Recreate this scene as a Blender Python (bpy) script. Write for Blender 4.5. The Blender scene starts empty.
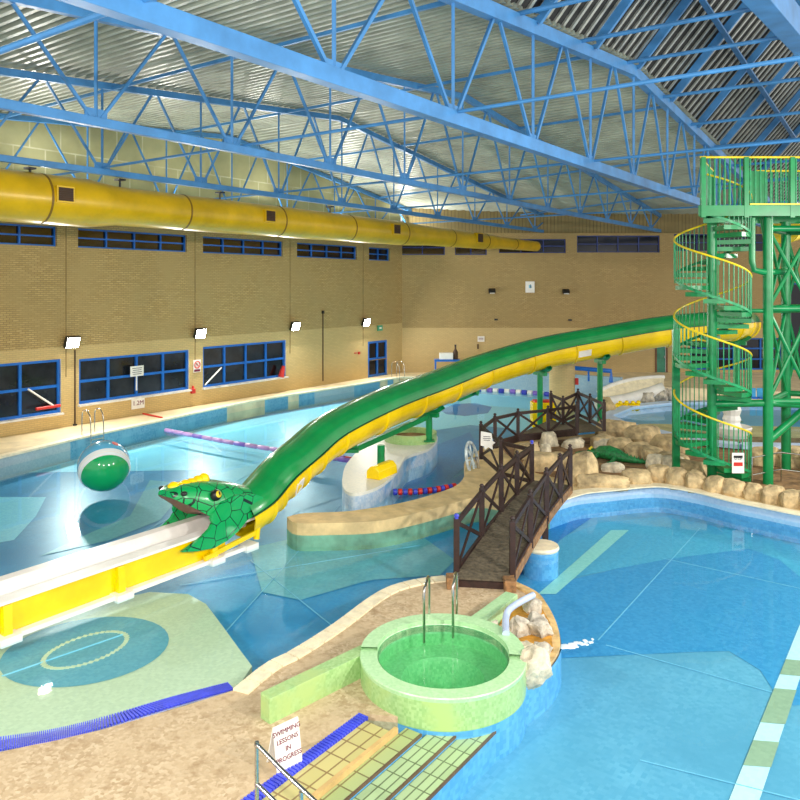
import bpy, bmesh, math, random
from mathutils import Vector as V, Matrix, noise as mnoise
from mathutils.geometry import delaunay_2d_cdt
random.seed(7)
R = random.Random(11)
sc = bpy.context.scene
COL = sc.collection
PI = math.pi
# ------------------------------------------------------------------ camera, world, exposure
CAM, F, HY = 5.75, 750.0, 285.0
cd = bpy.data.cameras.new('camera'); cam = bpy.data.objects.new('camera', cd); COL.objects.link(cam)
cam.location = (0, 0, CAM); cam.rotation_euler = (PI/2, 0, 0)
cd.sensor_width = 36; cd.lens = F/800*36; cd.shift_y = -(400-HY)/800; cd.clip_end = 300
sc.camera = cam
w = bpy.data.worlds.new('world'); sc.world = w; w.use_nodes = True
w.node_tree.nodes['Background'].inputs[0].default_value = (1.0, 0.975, 0.94, 1)
w.node_tree.nodes['Background'].inputs[1].default_value = 0.75
sc.view_settings.view_transform = 'Standard'; sc.view_settings.look = 'None'
sc.view_settings.exposure = 0.45; sc.view_settings.gamma = 1.0
sc.view_settings.use_curve_mapping = False
FLOOD, UPLIGHT, FILL = 260.0, 130.0, 620.0  # the last power is for the unseen added fill lamps

# ------------------------------------------------------------------ coordinates of the hall
UH = V((0.5842, 0.8116, 0)); VH = V((-0.8116, 0.5842, 0)); ZH = V((0, 0, 1))
def G(x, y, z=0.0):
    Y = F*(CAM-z)/(y-HY); return V(((x-400)/F*Y, Y, z))
def P(x, y, Y): return V(((x-400)/F*Y, Y, CAM-(y-HY)/F*Y))
def W(u, v, z): return UH*u + VH*v + V((0, 0, z))
def onv(x, y, v):
    d = V(((x-400)/F, 1, -(y-HY)/F)); return V((0, 0, CAM)) + d*(v/d.dot(VH))
def ray_plane(x, y, p0, n):
    d = V(((x-400)/F, 1, -(y-HY)/F)); o = V((0, 0, CAM)); return o + d*((p0-o).dot(n)/d.dot(n))
VW = 27.0       # left wall
YB = 46.4       # back wall
DK = 0.35       # far deck height
def lin(c):
    return tuple((x/255/12.92 if x/255 <= .04045 else ((x/255+.055)/1.055)**2.4) for x in c)

# ------------------------------------------------------------------ mesh builder
class MB:
    def __init__(s): s.v = []; s.f = []; s.m = []
    def add(s, vs, fs, mi=0):
        o = len(s.v); s.v += [V(a) for a in vs]; s.f += [[i+o for i in f] for f in fs]; s.m += [mi]*len(fs); return s
    def box(s, c, d, ax=None, mi=0):
        c = V(c); ex, ey, ez = ax if ax else (V((1, 0, 0)), V((0, 1, 0)), ZH)
        vs = [c + ex*(d[0]/2*a) + ey*(d[1]/2*b) + ez*(d[2]/2*e) for e in (-1, 1) for a, b in ((-1, -1), (1, -1), (1, 1), (-1, 1))]
        return s.add(vs, [[3, 2, 1, 0], [4, 5, 6, 7], [0, 1, 5, 4], [1, 2, 6, 5], [2, 3, 7, 6], [3, 0, 4, 7]], mi)
    def beam(s, p, q, w, h, up=None, mi=0):
        p, q = V(p), V(q); d = q-p; L = d.length; ex = d/L
        up = V(up) if up else (ZH if abs(ex.z) < .95 else V((1, 0, 0)))
        ey = up.cross(ex).normalized(); ez = ex.cross(ey)
        return s.box((p+q)/2, (L, w, h), (ex, ey, ez), mi)
    def tube(s, pts, r, n=8, caps=True, mi=0):
        pts = [V(p) for p in pts]; rs = r if isinstance(r, (list, tuple)) else [r]*len(pts)
        vs = []; fs = []; prev = None
        for i, p in enumerate(pts):
            t = (pts[min(i+1, len(pts)-1)] - pts[max(i-1, 0)]).normalized()
            if prev is None:
                a = ZH if abs(t.z) < .9 else V((1, 0, 0)); e1 = a.cross(t).normalized()
            else:
                e1 = (prev - t*prev.dot(t)).normalized()
            prev = e1; e2 = t.cross(e1)
            vs += [p + (e1*math.cos(k*2*PI/n) + e2*math.sin(k*2*PI/n))*rs[i] for k in range(n)]
        for i in range(len(pts)-1):
            for k in range(n):
                k2 = (k+1) % n; fs.append([i*n+k, i*n+k2, (i+1)*n+k2, (i+1)*n+k])
        if caps:
            fs.append(list(range(n-1, -1, -1))); b = (len(pts)-1)*n; fs.append([b+k for k in range(n)])
        return s.add(vs, fs, mi)
    def lathe(s, c, prof, n=32, mi=0, a0=0, a1=2*PI):
        c = V(c); full = abs(a1-a0-2*PI) < 1e-6; m = n if full else n+1
        vs = [c + V((r*math.cos(a0+(a1-a0)*k/n), r*math.sin(a0+(a1-a0)*k/n), z)) for r, z in prof for k in range(m)]
        fs = []
        for i in range(len(prof)-1):
            for k in range(n):
                k2 = (k+1) % m; fs.append([i*m+k, i*m+k2, (i+1)*m+k2, (i+1)*m+k])
        return s.add(vs, fs, mi)
    def slab(s, poly, z0, z1=None, holes=(), mi=0):
        """solid from level z0 up to the polygon (each corner its own z unless z1 is given)"""
        poly = [V((p[0], p[1], p[2] if z1 is None else z1)) for p in poly]
        hs = [[V((p[0], p[1], p[2] if z1 is None else z1)) for p in h] for h in holes]
        allv = list(poly); edges = [(i, (i+1) % len(poly)) for i in range(len(poly))]
        for h in hs:
            o = len(allv); allv += h; edges += [(o+i, o+(i+1) % len(h)) for i in range(len(h))]
        ov, oe, of, _, _, _ = delaunay_2d_cdt([p.xy for p in allv], edges, [], 1, 1e-6)
        zmap = []
        for q in ov:
            zmap.append(min(allv, key=lambda p: (p.xy-q).length_squared).z)
        def inside(pt, pg):
            c = False; j = len(pg)-1
            for i in range(len(pg)):
                a, b = pg[i], pg[j]
                if (a.y > pt.y) != (b.y > pt.y) and pt.x < (b.x-a.x)*(pt.y-a.y)/(b.y-a.y)+a.x: c = not c
                j = i
            return c
        fs = []
        for f in of:
            ce = sum((ov[i] for i in f), V((0, 0)))/len(f)
            if inside(ce, poly) and not any(inside(ce, h) for h in hs): fs.append(list(f))
        s.add([(q.x, q.y, z) for q, z in zip(ov, zmap)], fs, mi)
        if z0 is not None:
            for ring in [poly]+hs:
                n = len(ring)
                s.add([p for p in ring]+[V((p.x, p.y, z0)) for p in ring], [[i, (i+1) % n, n+(i+1) % n, n+i] for i in range(n)], mi)
        return s
    def block(s, c, r, seed=0, mi=0):
        bm = bmesh.new(); bmesh.ops.create_cube(bm, size=2); bmesh.ops.subdivide_edges(bm, edges=bm.edges, cuts=4, use_grid_fill=True)
        rr = random.Random(seed*13+5); c = V(c); vs = []
        planes = [(V((rr.choice((-1, 1))*rr.uniform(.4, 1), rr.choice((-1, 1))*rr.uniform(.4, 1), rr.uniform(-.2, 1))).normalized(), rr.uniform(.82, 1.1)) for _ in range(7)]
        tp = (rr.uniform(-.12, .12), rr.uniform(-.12, .12))
        for q in bm.verts:
            d = q.co.copy(); L4 = (abs(d.x)**7+abs(d.y)**7+abs(d.z)**7)**(1/7); d = d/L4
            for pn, pd in planes:
                e = d.dot(pn)-pd
                if e > 0: d = d-pn*e
            d = d*(1+.10*mnoise.noise(d*1.6+V((seed*5.1, seed*2.3, 0)))+.035*mnoise.noise(d*5+V((seed, 0, 0)))); d.z += tp[0]*d.x+tp[1]*d.y
            vs.append(c+V((d.x*r[0], d.y*r[1], d.z*r[2])))
        fs = [[x.index for x in f.verts] for f in bm.faces]; bm.free(); return s.add(vs, fs, mi)
    def ico(s, c, r, sub=2, rough=0.0, seed=0, freq=1.2, flat=None, mi=0):
        bm = bmesh.new(); bmesh.ops.create_icosphere(bm, subdivisions=sub, radius=1)
        c = V(c); r = V(r) if isinstance(r, (tuple, list, V)) else V((r, r, r))
        vs = []; rr = random.Random(seed*17+3)
        planes = [(V((rr.gauss(0, 1), rr.gauss(0, 1), rr.gauss(0, .8))).normalized(), rr.uniform(.5, .82)) for _ in range(11)] if rough else []
        for q in bm.verts:
            d = q.co.copy(); k = 1 + rough*mnoise.noise(d*freq+V((seed*7.3, seed*3.1, seed)))
            if rough:
                for pn, pd in planes:
                    e = d.dot(pn)-pd
                    if e > 0: d = d-pn*e
            d = d*k; vs.append(c+V((d.x*r.x, d.y*r.y, d.z*r.z)))
        fs = [[x.index for x in f.verts] for f in bm.faces]; bm.free()
        return s.add(vs, fs, mi)

def mesh_obj(name, mb, mats, smooth=False, bevel=0):
    me = bpy.data.meshes.new(name); me.from_pydata([tuple(a) for a in mb.v], [], mb.f)
    for m in (mats if isinstance(mats, (list, tuple)) else [mats]): me.materials.append(m)
    for p, i in zip(me.polygons, mb.m): p.material_index = i
    bm = bmesh.new(); bm.from_mesh(me); bmesh.ops.remove_doubles(bm, verts=bm.verts, dist=1e-5)
    bmesh.ops.recalc_face_normals(bm, faces=bm.faces); bm.to_mesh(me); bm.free()
    if smooth:
        for p in me.polygons: p.use_smooth = True
        try: me.set_sharp_from_angle(angle=math.radians(40))
        except Exception: pass
    o = bpy.data.objects.new(name, me); COL.objects.link(o)
    if bevel:
        b = o.modifiers.new('bevel', 'BEVEL'); b.width = bevel; b.segments = 2; b.limit_method = 'ANGLE'
    return o
def tag(o, label, cat, group=None, kind=None):
    o['label'] = label; o['category'] = cat
    if group: o['group'] = group
    if kind: o['kind'] = kind
    return o
def thing(name, label, cat, loc=(0, 0, 0), group=None):
    o = bpy.data.objects.new(name, None); COL.objects.link(o); o.location = loc; o.empty_display_size = .2
    return tag(o, label, cat, group)
def part(parent, name, mb, mats, label=None, smooth=False, bevel=0, kind=None):
    o = mesh_obj(name, mb, mats, smooth, bevel); o.parent = parent
    if parent.type == 'EMPTY': o.matrix_parent_inverse = Matrix.Translation(-parent.location)
    if label: o['label'] = label
    if kind: o['kind'] = kind
    return o
def solo(name, label, cat, mb, mats, group=None, smooth=False, bevel=0, kind=None):
    return tag(mesh_obj(name, mb, mats, smooth, bevel), label, cat, group, kind)
def struct(name, mb, mats, smooth=False, label=None):
    o = mesh_obj(name, mb, mats, smooth); o['kind'] = 'structure'
    if label: o['label'] = label
    return o
def copy_tree(root, delta, label=None):
    c = root.copy(); COL.objects.link(c); c.location = root.location + V(delta)
    if label: c['label'] = label
    for ch in root.children:
        d = ch.copy(); COL.objects.link(d); d.parent = c
        for g in ch.children:
            e = g.copy(); COL.objects.link(e); e.parent = d
    return c
def spline(pts, n=8):
    pts = [V(p) for p in pts]; out = []
    for i in range(len(pts)-1):
        p0, p1, p2, p3 = pts[max(i-1, 0)], pts[i], pts[i+1], pts[min(i+2, len(pts)-1)]
        for k in range(n):
            t = k/n; out.append(.5*((2*p1)+(p2-p0)*t+(2*p0-5*p1+4*p2-p3)*t*t+(3*p1-p0-3*p2+p3)*t**3))
    return out+[pts[-1]]
def text_mb(body, size, origin, ex, ez, align='CENTER', extrude=.004):
    cu = bpy.data.curves.new('lettering', 'FONT'); cu.body = body; cu.size = size; cu.align_x = align; cu.align_y = 'CENTER'
    cu.extrude = extrude; cu.resolution_u = 3
    o = bpy.data.objects.new('lettering', cu); COL.objects.link(o)
    dg = bpy.context.evaluated_depsgraph_get(); dg.update()
    me = bpy.data.meshes.new_from_object(o.evaluated_get(dg))
    ex, ez = V(ex).normalized(), V(ez).normalized(); ey = ez.cross(ex).normalized()*-1
    mb = MB(); mb.add([V(origin)+ex*q.co.x+ez*q.co.y-ey*-q.co.z*1.0 for q in me.vertices], [list(p.vertices) for p in me.polygons])
    bpy.data.objects.remove(o); bpy.data.meshes.remove(me); bpy.data.curves.remove(cu)
    return mb

# ------------------------------------------------------------------ materials
def nodes(name):
    m = bpy.data.materials.new(name); m.use_nodes = True; t = m.node_tree
    return m, t, t.nodes, t.links, t.nodes['Principled BSDF']
def rgba(c): return (*lin(c), 1)
def sc_(c, k): return tuple(max(0, min(255, x*k)) for x in c)
def coord(t, rot=0, scale=(1, 1, 1)):
    tc = t.nodes.new('ShaderNodeTexCoord'); mp = t.nodes.new('ShaderNodeMapping')
    mp.inputs['Rotation'].default_value = (0, 0, rot); mp.inputs['Scale'].default_value = scale
    t.links.new(tc.outputs['Object'], mp.inputs[0]); return mp.outputs[0]
def mixc(t, fac, a, b, mode='MIX'):
    n = t.nodes.new('ShaderNodeMix'); n.data_type = 'RGBA'; n.blend_type = mode
    for sock, val in ((n.inputs[0], fac), (n.inputs[6], a), (n.inputs[7], b)):
        if hasattr(val, 'links'): t.links.new(val, sock)
        elif isinstance(val, tuple): sock.default_value = rgba(val) if len(val) == 3 else val
        else: sock.default_value = val
    return n.outputs[2]
def ntex(t, vec, scale, detail=4, rough=.6):
    n = t.nodes.new('ShaderNodeTexNoise'); n.inputs['Scale'].default_value = scale; n.inputs['Detail'].default_value = detail
    n.inputs['Roughness'].default_value = rough; t.links.new(vec, n.inputs['Vector']); return n.outputs[0]
def ramp(t, fac, a, b):
    n = t.nodes.new('ShaderNodeMapRange'); n.inputs[1].default_value = a; n.inputs[2].default_value = b
    t.links.new(fac, n.inputs[0]); return n.outputs[0]
def bump(t, b, h, dist=.02, strength=.5):
    n = t.nodes.new('ShaderNodeBump'); n.inputs['Strength'].default_value = strength; n.inputs['Distance'].default_value = dist
    t.links.new(h, n.inputs['Height']); t.links.new(n.outputs[0], b.inputs['Normal'])
def M(name, c, rough=.5, metal=0.0, var=.12, scale=3.0, bmp=0.0, coat=0.0):
    m, t, N, L, b = nodes(name); v = coord(t); f = ramp(t, ntex(t, v, scale), .3, .7)
    L.new(mixc(t, f, sc_(c, 1-var), sc_(c, 1+var*.6)), b.inputs['Base Color'])
    b.inputs['Roughness'].default_value = rough; b.inputs['Metallic'].default_value = metal
    if coat: b.inputs['Coat Weight'].default_value = coat
    if bmp: bump(t, b, ntex(t, v, scale*4, 6), bmp, .6)
    return m
def mosaic(name, c1, c2, cell=.05, rough=.25, blotch=.0, c3=None):
    m, t, N, L, b = nodes(name); v = coord(t, .6238)
    vo = N.new('ShaderNodeTexVoronoi'); vo.inputs['Scale'].default_value = 1/cell; vo.inputs['Randomness'].default_value = .05
    L.new(v, vo.inputs['Vector']); sp = N.new('ShaderNodeSeparateColor'); L.new(vo.outputs['Color'], sp.inputs[0])
    col = mixc(t, sp.outputs[0], c1, c2)
    if c3: col = mixc(t, ramp(t, ntex(t, v, 1.2), .5, .62), col, c3)
    if blotch: col = mixc(t, ramp(t, ntex(t, v, .5), .35, .65), col, sc_(c1, 1-blotch))
    L.new(col, b.inputs['Base Color']); b.inputs['Roughness'].default_value = rough; return m
def tiles(name, c1, c2, grout, w, h, rot=.6238, mortar=.012, rough=.4, off=0.0):
    m, t, N, L, b = nodes(name); v = coord(t, rot)
    br = N.new('ShaderNodeTexBrick'); br.offset = off; br.inputs['Scale'].default_value = 1
    br.inputs['Color1'].default_value = rgba(c1); br.inputs['Color2'].default_value = rgba(c2); br.inputs['Mortar'].default_value = rgba(grout)
    br.inputs['Brick Width'].default_value = w; br.inputs['Row Height'].default_value = h; br.inputs['Mortar Size'].default_value = mortar
    L.new(v, br.inputs['Vector']); L.new(br.outputs['Color'], b.inputs['Base Color']); b.inputs['Roughness'].default_value = rough; return m
def wallmat(name, d, c1, c2, grout, bw, bh, mortar, c_low=None, zl=3.3):
    m, t, N, L, b = nodes(name); tc = N.new('ShaderNodeTexCoord')
    dp = N.new('ShaderNodeVectorMath'); dp.operation = 'DOT_PRODUCT'; dp.inputs[1].default_value = d; L.new(tc.outputs['Object'], dp.inputs[0])
    sx = N.new('ShaderNodeSeparateXYZ'); L.new(tc.outputs['Object'], sx.inputs[0])
    cb = N.new('ShaderNodeCombineXYZ'); L.new(dp.outputs['Value'], cb.inputs[0]); L.new(sx.outputs[2], cb.inputs[1])
    br = N.new('ShaderNodeTexBrick'); br.inputs['Scale'].default_value = 1
    br.inputs['Color1'].default_value = rgba(c1); br.inputs['Color2'].default_value = rgba(c2); br.inputs['Mortar'].default_value = rgba(grout)
    br.inputs['Brick Width'].default_value = bw; br.inputs['Row Height'].default_value = bh; br.inputs['Mortar Size'].default_value = mortar
    L.new(cb.outputs[0], br.inputs['Vector'])
    col = mixc(t, ramp(t, ntex(t, cb.outputs[0], .7, 5), .35, .7), br.outputs['Color'], sc_(c1, .86))
    if c_low:
        g = N.new('ShaderNodeMath'); g.operation = 'LESS_THAN'; g.inputs[1].default_value = zl; L.new(sx.outputs[2], g.inputs[0])
        col = mixc(t, g.outputs[0], col, mixc(t, .55, br.outputs['Color'], c_low))
    L.new(col, b.inputs['Base Color']); b.inputs['Roughness'].default_value = .85
    bump(t, b, br.outputs['Fac'], .01, -.4); return m
def emis(name, c, s):
    m, t, N, L, b = nodes(name); b.inputs['Base Color'].default_value = rgba(c)
    b.inputs['Emission Color'].default_value = rgba(c); b.inputs['Emission Strength'].default_value = s; return m
def watermat(name, tint, bs=.025, ior=1.14):
    m, t, N, L, b = nodes(name); N.remove(b); out = N['Material Output']
    tr = N.new('ShaderNodeBsdfTransparent'); tr.inputs[0].default_value = (*tint, 1)
    gl = N.new('ShaderNodeBsdfGlossy'); gl.inputs['Roughness'].default_value = .03
    fr = N.new('ShaderNodeFresnel'); fr.inputs[0].default_value = ior
    v = coord(t); bp = N.new('ShaderNodeBump'); bp.inputs['Strength'].default_value = bs; bp.inputs['Distance'].default_value = .03
    L.new(ntex(t, v, 2.2, 3), bp.inputs['Height']); L.new(bp.outputs[0], fr.inputs['Normal']); L.new(bp.outputs[0], gl.inputs['Normal'])
    ge = N.new('ShaderNodeNewGeometry'); mm = N.new('ShaderNodeMath'); mm.operation = 'SUBTRACT'; mm.use_clamp = True   # total reflection from below left out
    L.new(fr.outputs[0], mm.inputs[0]); L.new(ge.outputs['Backfacing'], mm.inputs[1])
    mx = N.new('ShaderNodeMixShader'); L.new(mm.outputs[0], mx.inputs[0]); L.new(tr.outputs[0], mx.inputs[1]); L.new(gl.outputs[0], mx.inputs[2])
    L.new(mx.outputs[0], out.inputs[0]); return m

m_brick_l = wallmat('brick_left', UH, (198, 168, 108), (174, 144, 86), (140, 116, 76), .225, .075, .012, (214, 186, 128), 3.4)
m_brick_b = wallmat('brick_back', (1, 0, 0), (192, 164, 108), (170, 142, 92), (142, 120, 82), .225, .075, .012, (216, 190, 136), 3.1)
m_block_l = wallmat('block_left', UH, (196, 190, 140), (180, 176, 128), (222, 218, 180), 1.2, 1.2, .03)
m_block_b = wallmat('block_back', (1, 0, 0), (160, 140, 92), (146, 128, 84), (112, 98, 66), .22, 4.0, .03)
m_blue = M('blue_paint', (68, 132, 188), .38, 0, .12, 1.5)
m_blue2 = M('blue_window_paint', (18, 104, 196), .35, 0, .08)
m_deckroof = M('profiled_metal', (158, 162, 146), .42, .08, .14, .8)
m_seamb = M('brick_joint', (150, 126, 80), .9)
m_rib = M('silver_rib', (186, 190, 182), .3, .6, .1)
m_darkroof = M('dark_glazing', (10, 11, 13), .6, 0, .2)
m_pane = M('dark_pane', (12, 17, 32), .09, 0, .5, .9)
m_pane2 = M('grey_dark_pane', (38, 42, 48), .1, 0, .6, .7)
m_sill = M('white_sill', (226, 222, 214), .5)
m_duct = M('yellow_duct', (214, 172, 18), .28, .05, .10, 1.0)
m_duct2 = M('duct_joint', (128, 96, 20), .5)
m_grille = M('brown_grille', (70, 46, 24), .6)
m_green = M('green_paint', (4, 134, 72), .32, 0, .12, 3)
m_greenl = M('green_galvanised', (22, 146, 88), .4, 0, .2, 8)
m_yel = M('yellow_plastic', (250, 212, 0), .25, 0, .05)
m_yrail = M('yellow_rail', (232, 204, 30), .35)
m_tubeg = M('green_glassfibre', (6, 140, 66), .22, 0, .1, 1.5, 0, .3)
m_tubey = M('yellow_glassfibre', (252, 210, 0), .22, 0, .06, 1.5, 0, .3)
m_white = M('white_plastic', (238, 234, 226), .35, 0, .04)
m_cream = M('cream_edge_tile', (244, 230, 196), .5, 0, .08, 6)
m_wood = M('dark_stained_wood', (50, 30, 25), .55, 0, .35, 9, .004)
m_woodl = M('worn_wood', (142, 104, 66), .7, 0, .35, 9, .004)
m_plank = M('bridge_planks', (98, 88, 70), .75, 0, .3, 14, .006)
m_steel = M('stainless_steel', (204, 200, 192), .18, 1.0, .05)
m_rock = M('sandstone', (196, 172, 128), .85, 0, .34, 2.6, .03)
m_rock2 = M('pale_stone', (216, 204, 176), .85, 0, .25, 4, .03)
m_rock3 = M('grey_stone', (196, 186, 168), .85, 0, .35, 5, .03)
m_soil = M('brown_ground', (146, 112, 74), .9, 0, .3, 4, .03)
m_sand = M('sand_render', (220, 192, 138), .7, 0, .12, 2.5, .01)
m_black = M('black_plastic', (22, 22, 24), .4)
m_red = M('red_plastic', (206, 44, 36), .4)
m_ropeblue = M('blue_float', (60, 70, 190), .35)
m_ropepur = M('purple_float', (134, 104, 196), .35)
m_ink = M('maroon_ink', (120, 20, 60), .6)
m_black_ink = M('black_ink', (20, 20, 24), .6)
m_deckfar = M('pale_deck', (226, 206, 164), .6, 0, .12, 1.2)
def pebble():
    m, t, N, L, b = nodes('pebble_paving'); v = coord(t)
    vo = N.new('ShaderNodeTexVoronoi'); vo.inputs['Scale'].default_value = 22; L.new(v, vo.inputs['Vector'])
    sp = N.new('ShaderNodeSeparateColor'); L.new(vo.outputs['Color'], sp.inputs[0])
    c = mixc(t, sp.outputs[0], (178, 152, 116), (214, 192, 158)); c = mixc(t, ramp(t, ntex(t, v, 1.1), .4, .65), c, (202, 178, 142))
    c = mixc(t, ramp(t, ntex(t, v, 6), .52, .75), c, (170, 142, 106))
    L.new(c, b.inputs['Base Color']); b.inputs['Roughness'].default_value = .7; bump(t, b, vo.outputs['Distance'], .01, .4); return m
m_pebble = pebble()
m_sandrefl = M('sand_green_reflection', (120, 168, 140), .7, 0, .2, 2)  # underwater sand, with the green reflection in the water put into its colour
m_edge = tiles('edge_tiles', (236, 212, 164), (224, 200, 150), (196, 168, 122), .3, .3, .6238, .012)
m_tread = tiles('tread_tiles', (204, 192, 128), (188, 180, 116), (140, 116, 72), .3, .2, -.9470, .012)
m_tread2 = tiles('wet_tread_tiles', (206, 206, 150), (192, 194, 140), (120, 120, 80), .3, .11, -.9470, .010)
m_nosing = M('tread_nosing', (206, 172, 112), .5, 0, .12)
m_jac = mosaic('green_mosaic', (146, 188, 118), (172, 206, 142), .035, .3, 0, (172, 200, 126))
m_jactop = mosaic('pale_green_mosaic', (172, 216, 160), (190, 228, 176), .035, .3)
m_jacin = mosaic('bowl_green_mosaic', (96, 178, 118), (118, 194, 136), .035, .3)
m_grate = M('blue_grating', (72, 84, 224), .4, 0, .1, 6)
m_gratew = M('pale_grating_gap', (196, 204, 240), .5)
m_fl_l = mosaic('floor_left', (50, 148, 202), (70, 166, 214), .06, .4, .08)
m_fl_pale = mosaic('floor_pale', (132, 214, 242), (150, 226, 246), .06, .4)
m_fl_mid = mosaic('floor_mid', (100, 172, 188), (116, 186, 198), .06, .4)
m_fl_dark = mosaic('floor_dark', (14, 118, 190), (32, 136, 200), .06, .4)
m_fl_cream = mosaic('floor_cream', (226, 226, 186), (212, 214, 174), .05, .4)
m_fl_oval = mosaic('floor_oval', (86, 160, 180), (104, 176, 190), .05, .4)
m_fl_r = mosaic('floor_right', (100, 168, 198), (122, 184, 210), .06, .4, .05)
m_fl_r2 = mosaic('floor_right_blue', (58, 146, 198), (78, 160, 208), .06, .4)
m_fl_r3 = mosaic('floor_right_far', (80, 168, 204), (96, 182, 214), .06, .4)
m_joint = mosaic('tile_joint_pale', (124, 192, 218), (136, 200, 224), .06, .4)
m_side = mosaic('blue_side_tiles', (88, 158, 210), (112, 180, 224), .06, .3)
m_side2 = mosaic('pale_side_tiles', (184, 208, 238), (200, 220, 244), .06, .3)
m_side3 = mosaic('teal_side_tiles', (84, 150, 182), (118, 172, 196), .06, .3, 0, (120, 178, 200))
m_lane = mosaic('lane_mint', (156, 218, 206), (170, 226, 214), .06, .4)
m_lanew = mosaic('lane_white', (206, 236, 240), (216, 242, 244), .06, .4)
m_lanego = mosaic('lane_olive', (158, 174, 142), (168, 184, 150), .06, .4)
m_boat = mosaic('boat_white', (226, 224, 212), (212, 214, 206), .05, .4)
m_boatside = mosaic('boat_side', (196, 208, 220), (160, 186, 210), .05, .3, 0, (120, 168, 206))
m_water = watermat('pool_water', (.84, .97, 1.0))
m_wgreen = watermat('spa_water', (.86, .97, .88), .03)
m_lens = emis('lamp_lens', (255, 250, 236), 60)

# ------------------------------------------------------------------ room shell
def zr(u, v=7.9):  # underside of the roof deck
    du = u-23.5; return CAM+6.95-((.088+(v-7.9)*.0034) if du > 0 else .09)*abs(du)
def wall_cells(mb, o, ex, a0, a1, b0, topf, holes, n=14):
    """wall in the plane through o along ex, with rectangular holes (a0,a1,z0,z1)"""
    As = sorted({a0, a1} | {h[0] for h in holes} | {h[1] for h in holes})
    for i in range(len(As)-1):
        s, e = As[i], As[i+1]; hs = sorted([h for h in holes if h[0] <= s+1e-6 and h[1] >= e-1e-6], key=lambda h: h[2])
        zs = [b0]
        for h in hs: zs += [h[2], h[3]]
        zs.append(None)
        for k in range(0, len(zs), 2):
            z0, z1 = zs[k], zs[k+1]
            t0, t1 = (topf(s), topf(e)) if z1 is None else (z1, z1)
            mb.add([o+ex*s+ZH*z0, o+ex*e+ZH*z0, o+ex*e+ZH*t1, o+ex*s+ZH*t0], [[0, 1, 2, 3]])
UC = None
for uu in range(3000, 4500):       # u where the two walls meet
    if W(uu/100, VW, 0).y >= YB: UC = uu/100; break
def u_at(x): return onv(x, 300, VW).dot(UH)
ol = VH*VW
hi = [(u_at(a), u_at(b), 7.2, 7.95) for a, b in ((-60, 57), (78, 187), (203, 283), (297, 357), (369, 390))]
def zl(x, y): return onv(x, y, VW).z
lo = [(u_at(-70), u_at(61), zl(30, 417), zl(30, 361.5)), (u_at(79), u_at(189), zl(134, 397), zl(134, 354.5)), (u_at(203), u_at(286), zl(245, 382), zl(245, 343.5))]
door_h = [(u_at(368), u_at(387), .35, 2.45)]
ZT = 8.2
mb = MB(); wall_cells(mb, ol, UH, -2, UC, .3, lambda u: ZT, hi+lo+door_h); struct('wall_left', mb, m_brick_l)
mb = MB()
for i in range(44):
    a = -2+i*(UC+2)/44; b = -2+(i+1)*(UC+2)/44; q = ol+VH*.12
    mb.add([q+UH*a+ZH*ZT, q+UH*b+ZH*ZT, q+UH*b+ZH*(zr(b, VW)+.1), q+UH*a+ZH*(zr(a, VW)+.1)], [[0, 1, 2, 3]])
mb.add([ol+UH*-2+ZH*ZT, ol+UH*UC+ZH*ZT, ol+UH*UC+VH*.12+ZH*ZT, ol+UH*-2+VH*.12+ZH*ZT], [[0, 1, 2, 3]])
struct('wall_left_upper', mb, m_block_l, label='light block wall above the yellow duct')
ob = V((0, YB, 0)); XC = W(UC, VW, 0).x
bx = lambda x: (x-400)/F*YB
bz = lambda y: CAM-(y-HY)/F*YB
bhi = [(bx(a), bx(b), bz(255), bz(240)) for a, b in ((400, 445), (455, 487))] + [(bx(499), bx(566), bz(253), bz(239)), (bx(577), bx(660), bz(252.5), bz(235.5)), (bx(674), bx(768), bz(251), bz(234))]
blo = [(bx(690), bx(735), .5, bz(338)), (bx(740), bx(783), .5, bz(338)), (bx(788), bx(880), .5, bz(283)), (bx(656.5), bx(666), .35, 2.3)]
mb = MB(); wall_cells(mb, ob, V((1, 0, 0)), XC, 34, .0, lambda x: bz(233), bhi+blo); struct('wall_back', mb, m_brick_b)
mb = MB()
for i in range(30):
    a = XC+i*(34-XC)/30; b = a+(34-XC)/30
    ta, tb = (zr(V((e_, YB, 0)).dot(UH), max(7.9, V((e_, YB, 0)).dot(VH)))+.1 for e_ in (a, b))
    mb.add([(a, YB+.1, bz(233)), (b, YB+.1, bz(233)), (b, YB+.1, max(tb, bz(233)+.05)), (a, YB+.1, max(ta, bz(233)+.05))], [[0, 1, 2, 3]])
mb.add([(XC, YB, bz(233)), (34, YB, bz(233)), (34, YB+.1, bz(233)), (XC, YB+.1, bz(233))], [[0, 1, 2, 3]])
struct('wall_back_upper', mb, m_block_b, label='ribbed panel band above the back wall windows')

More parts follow.
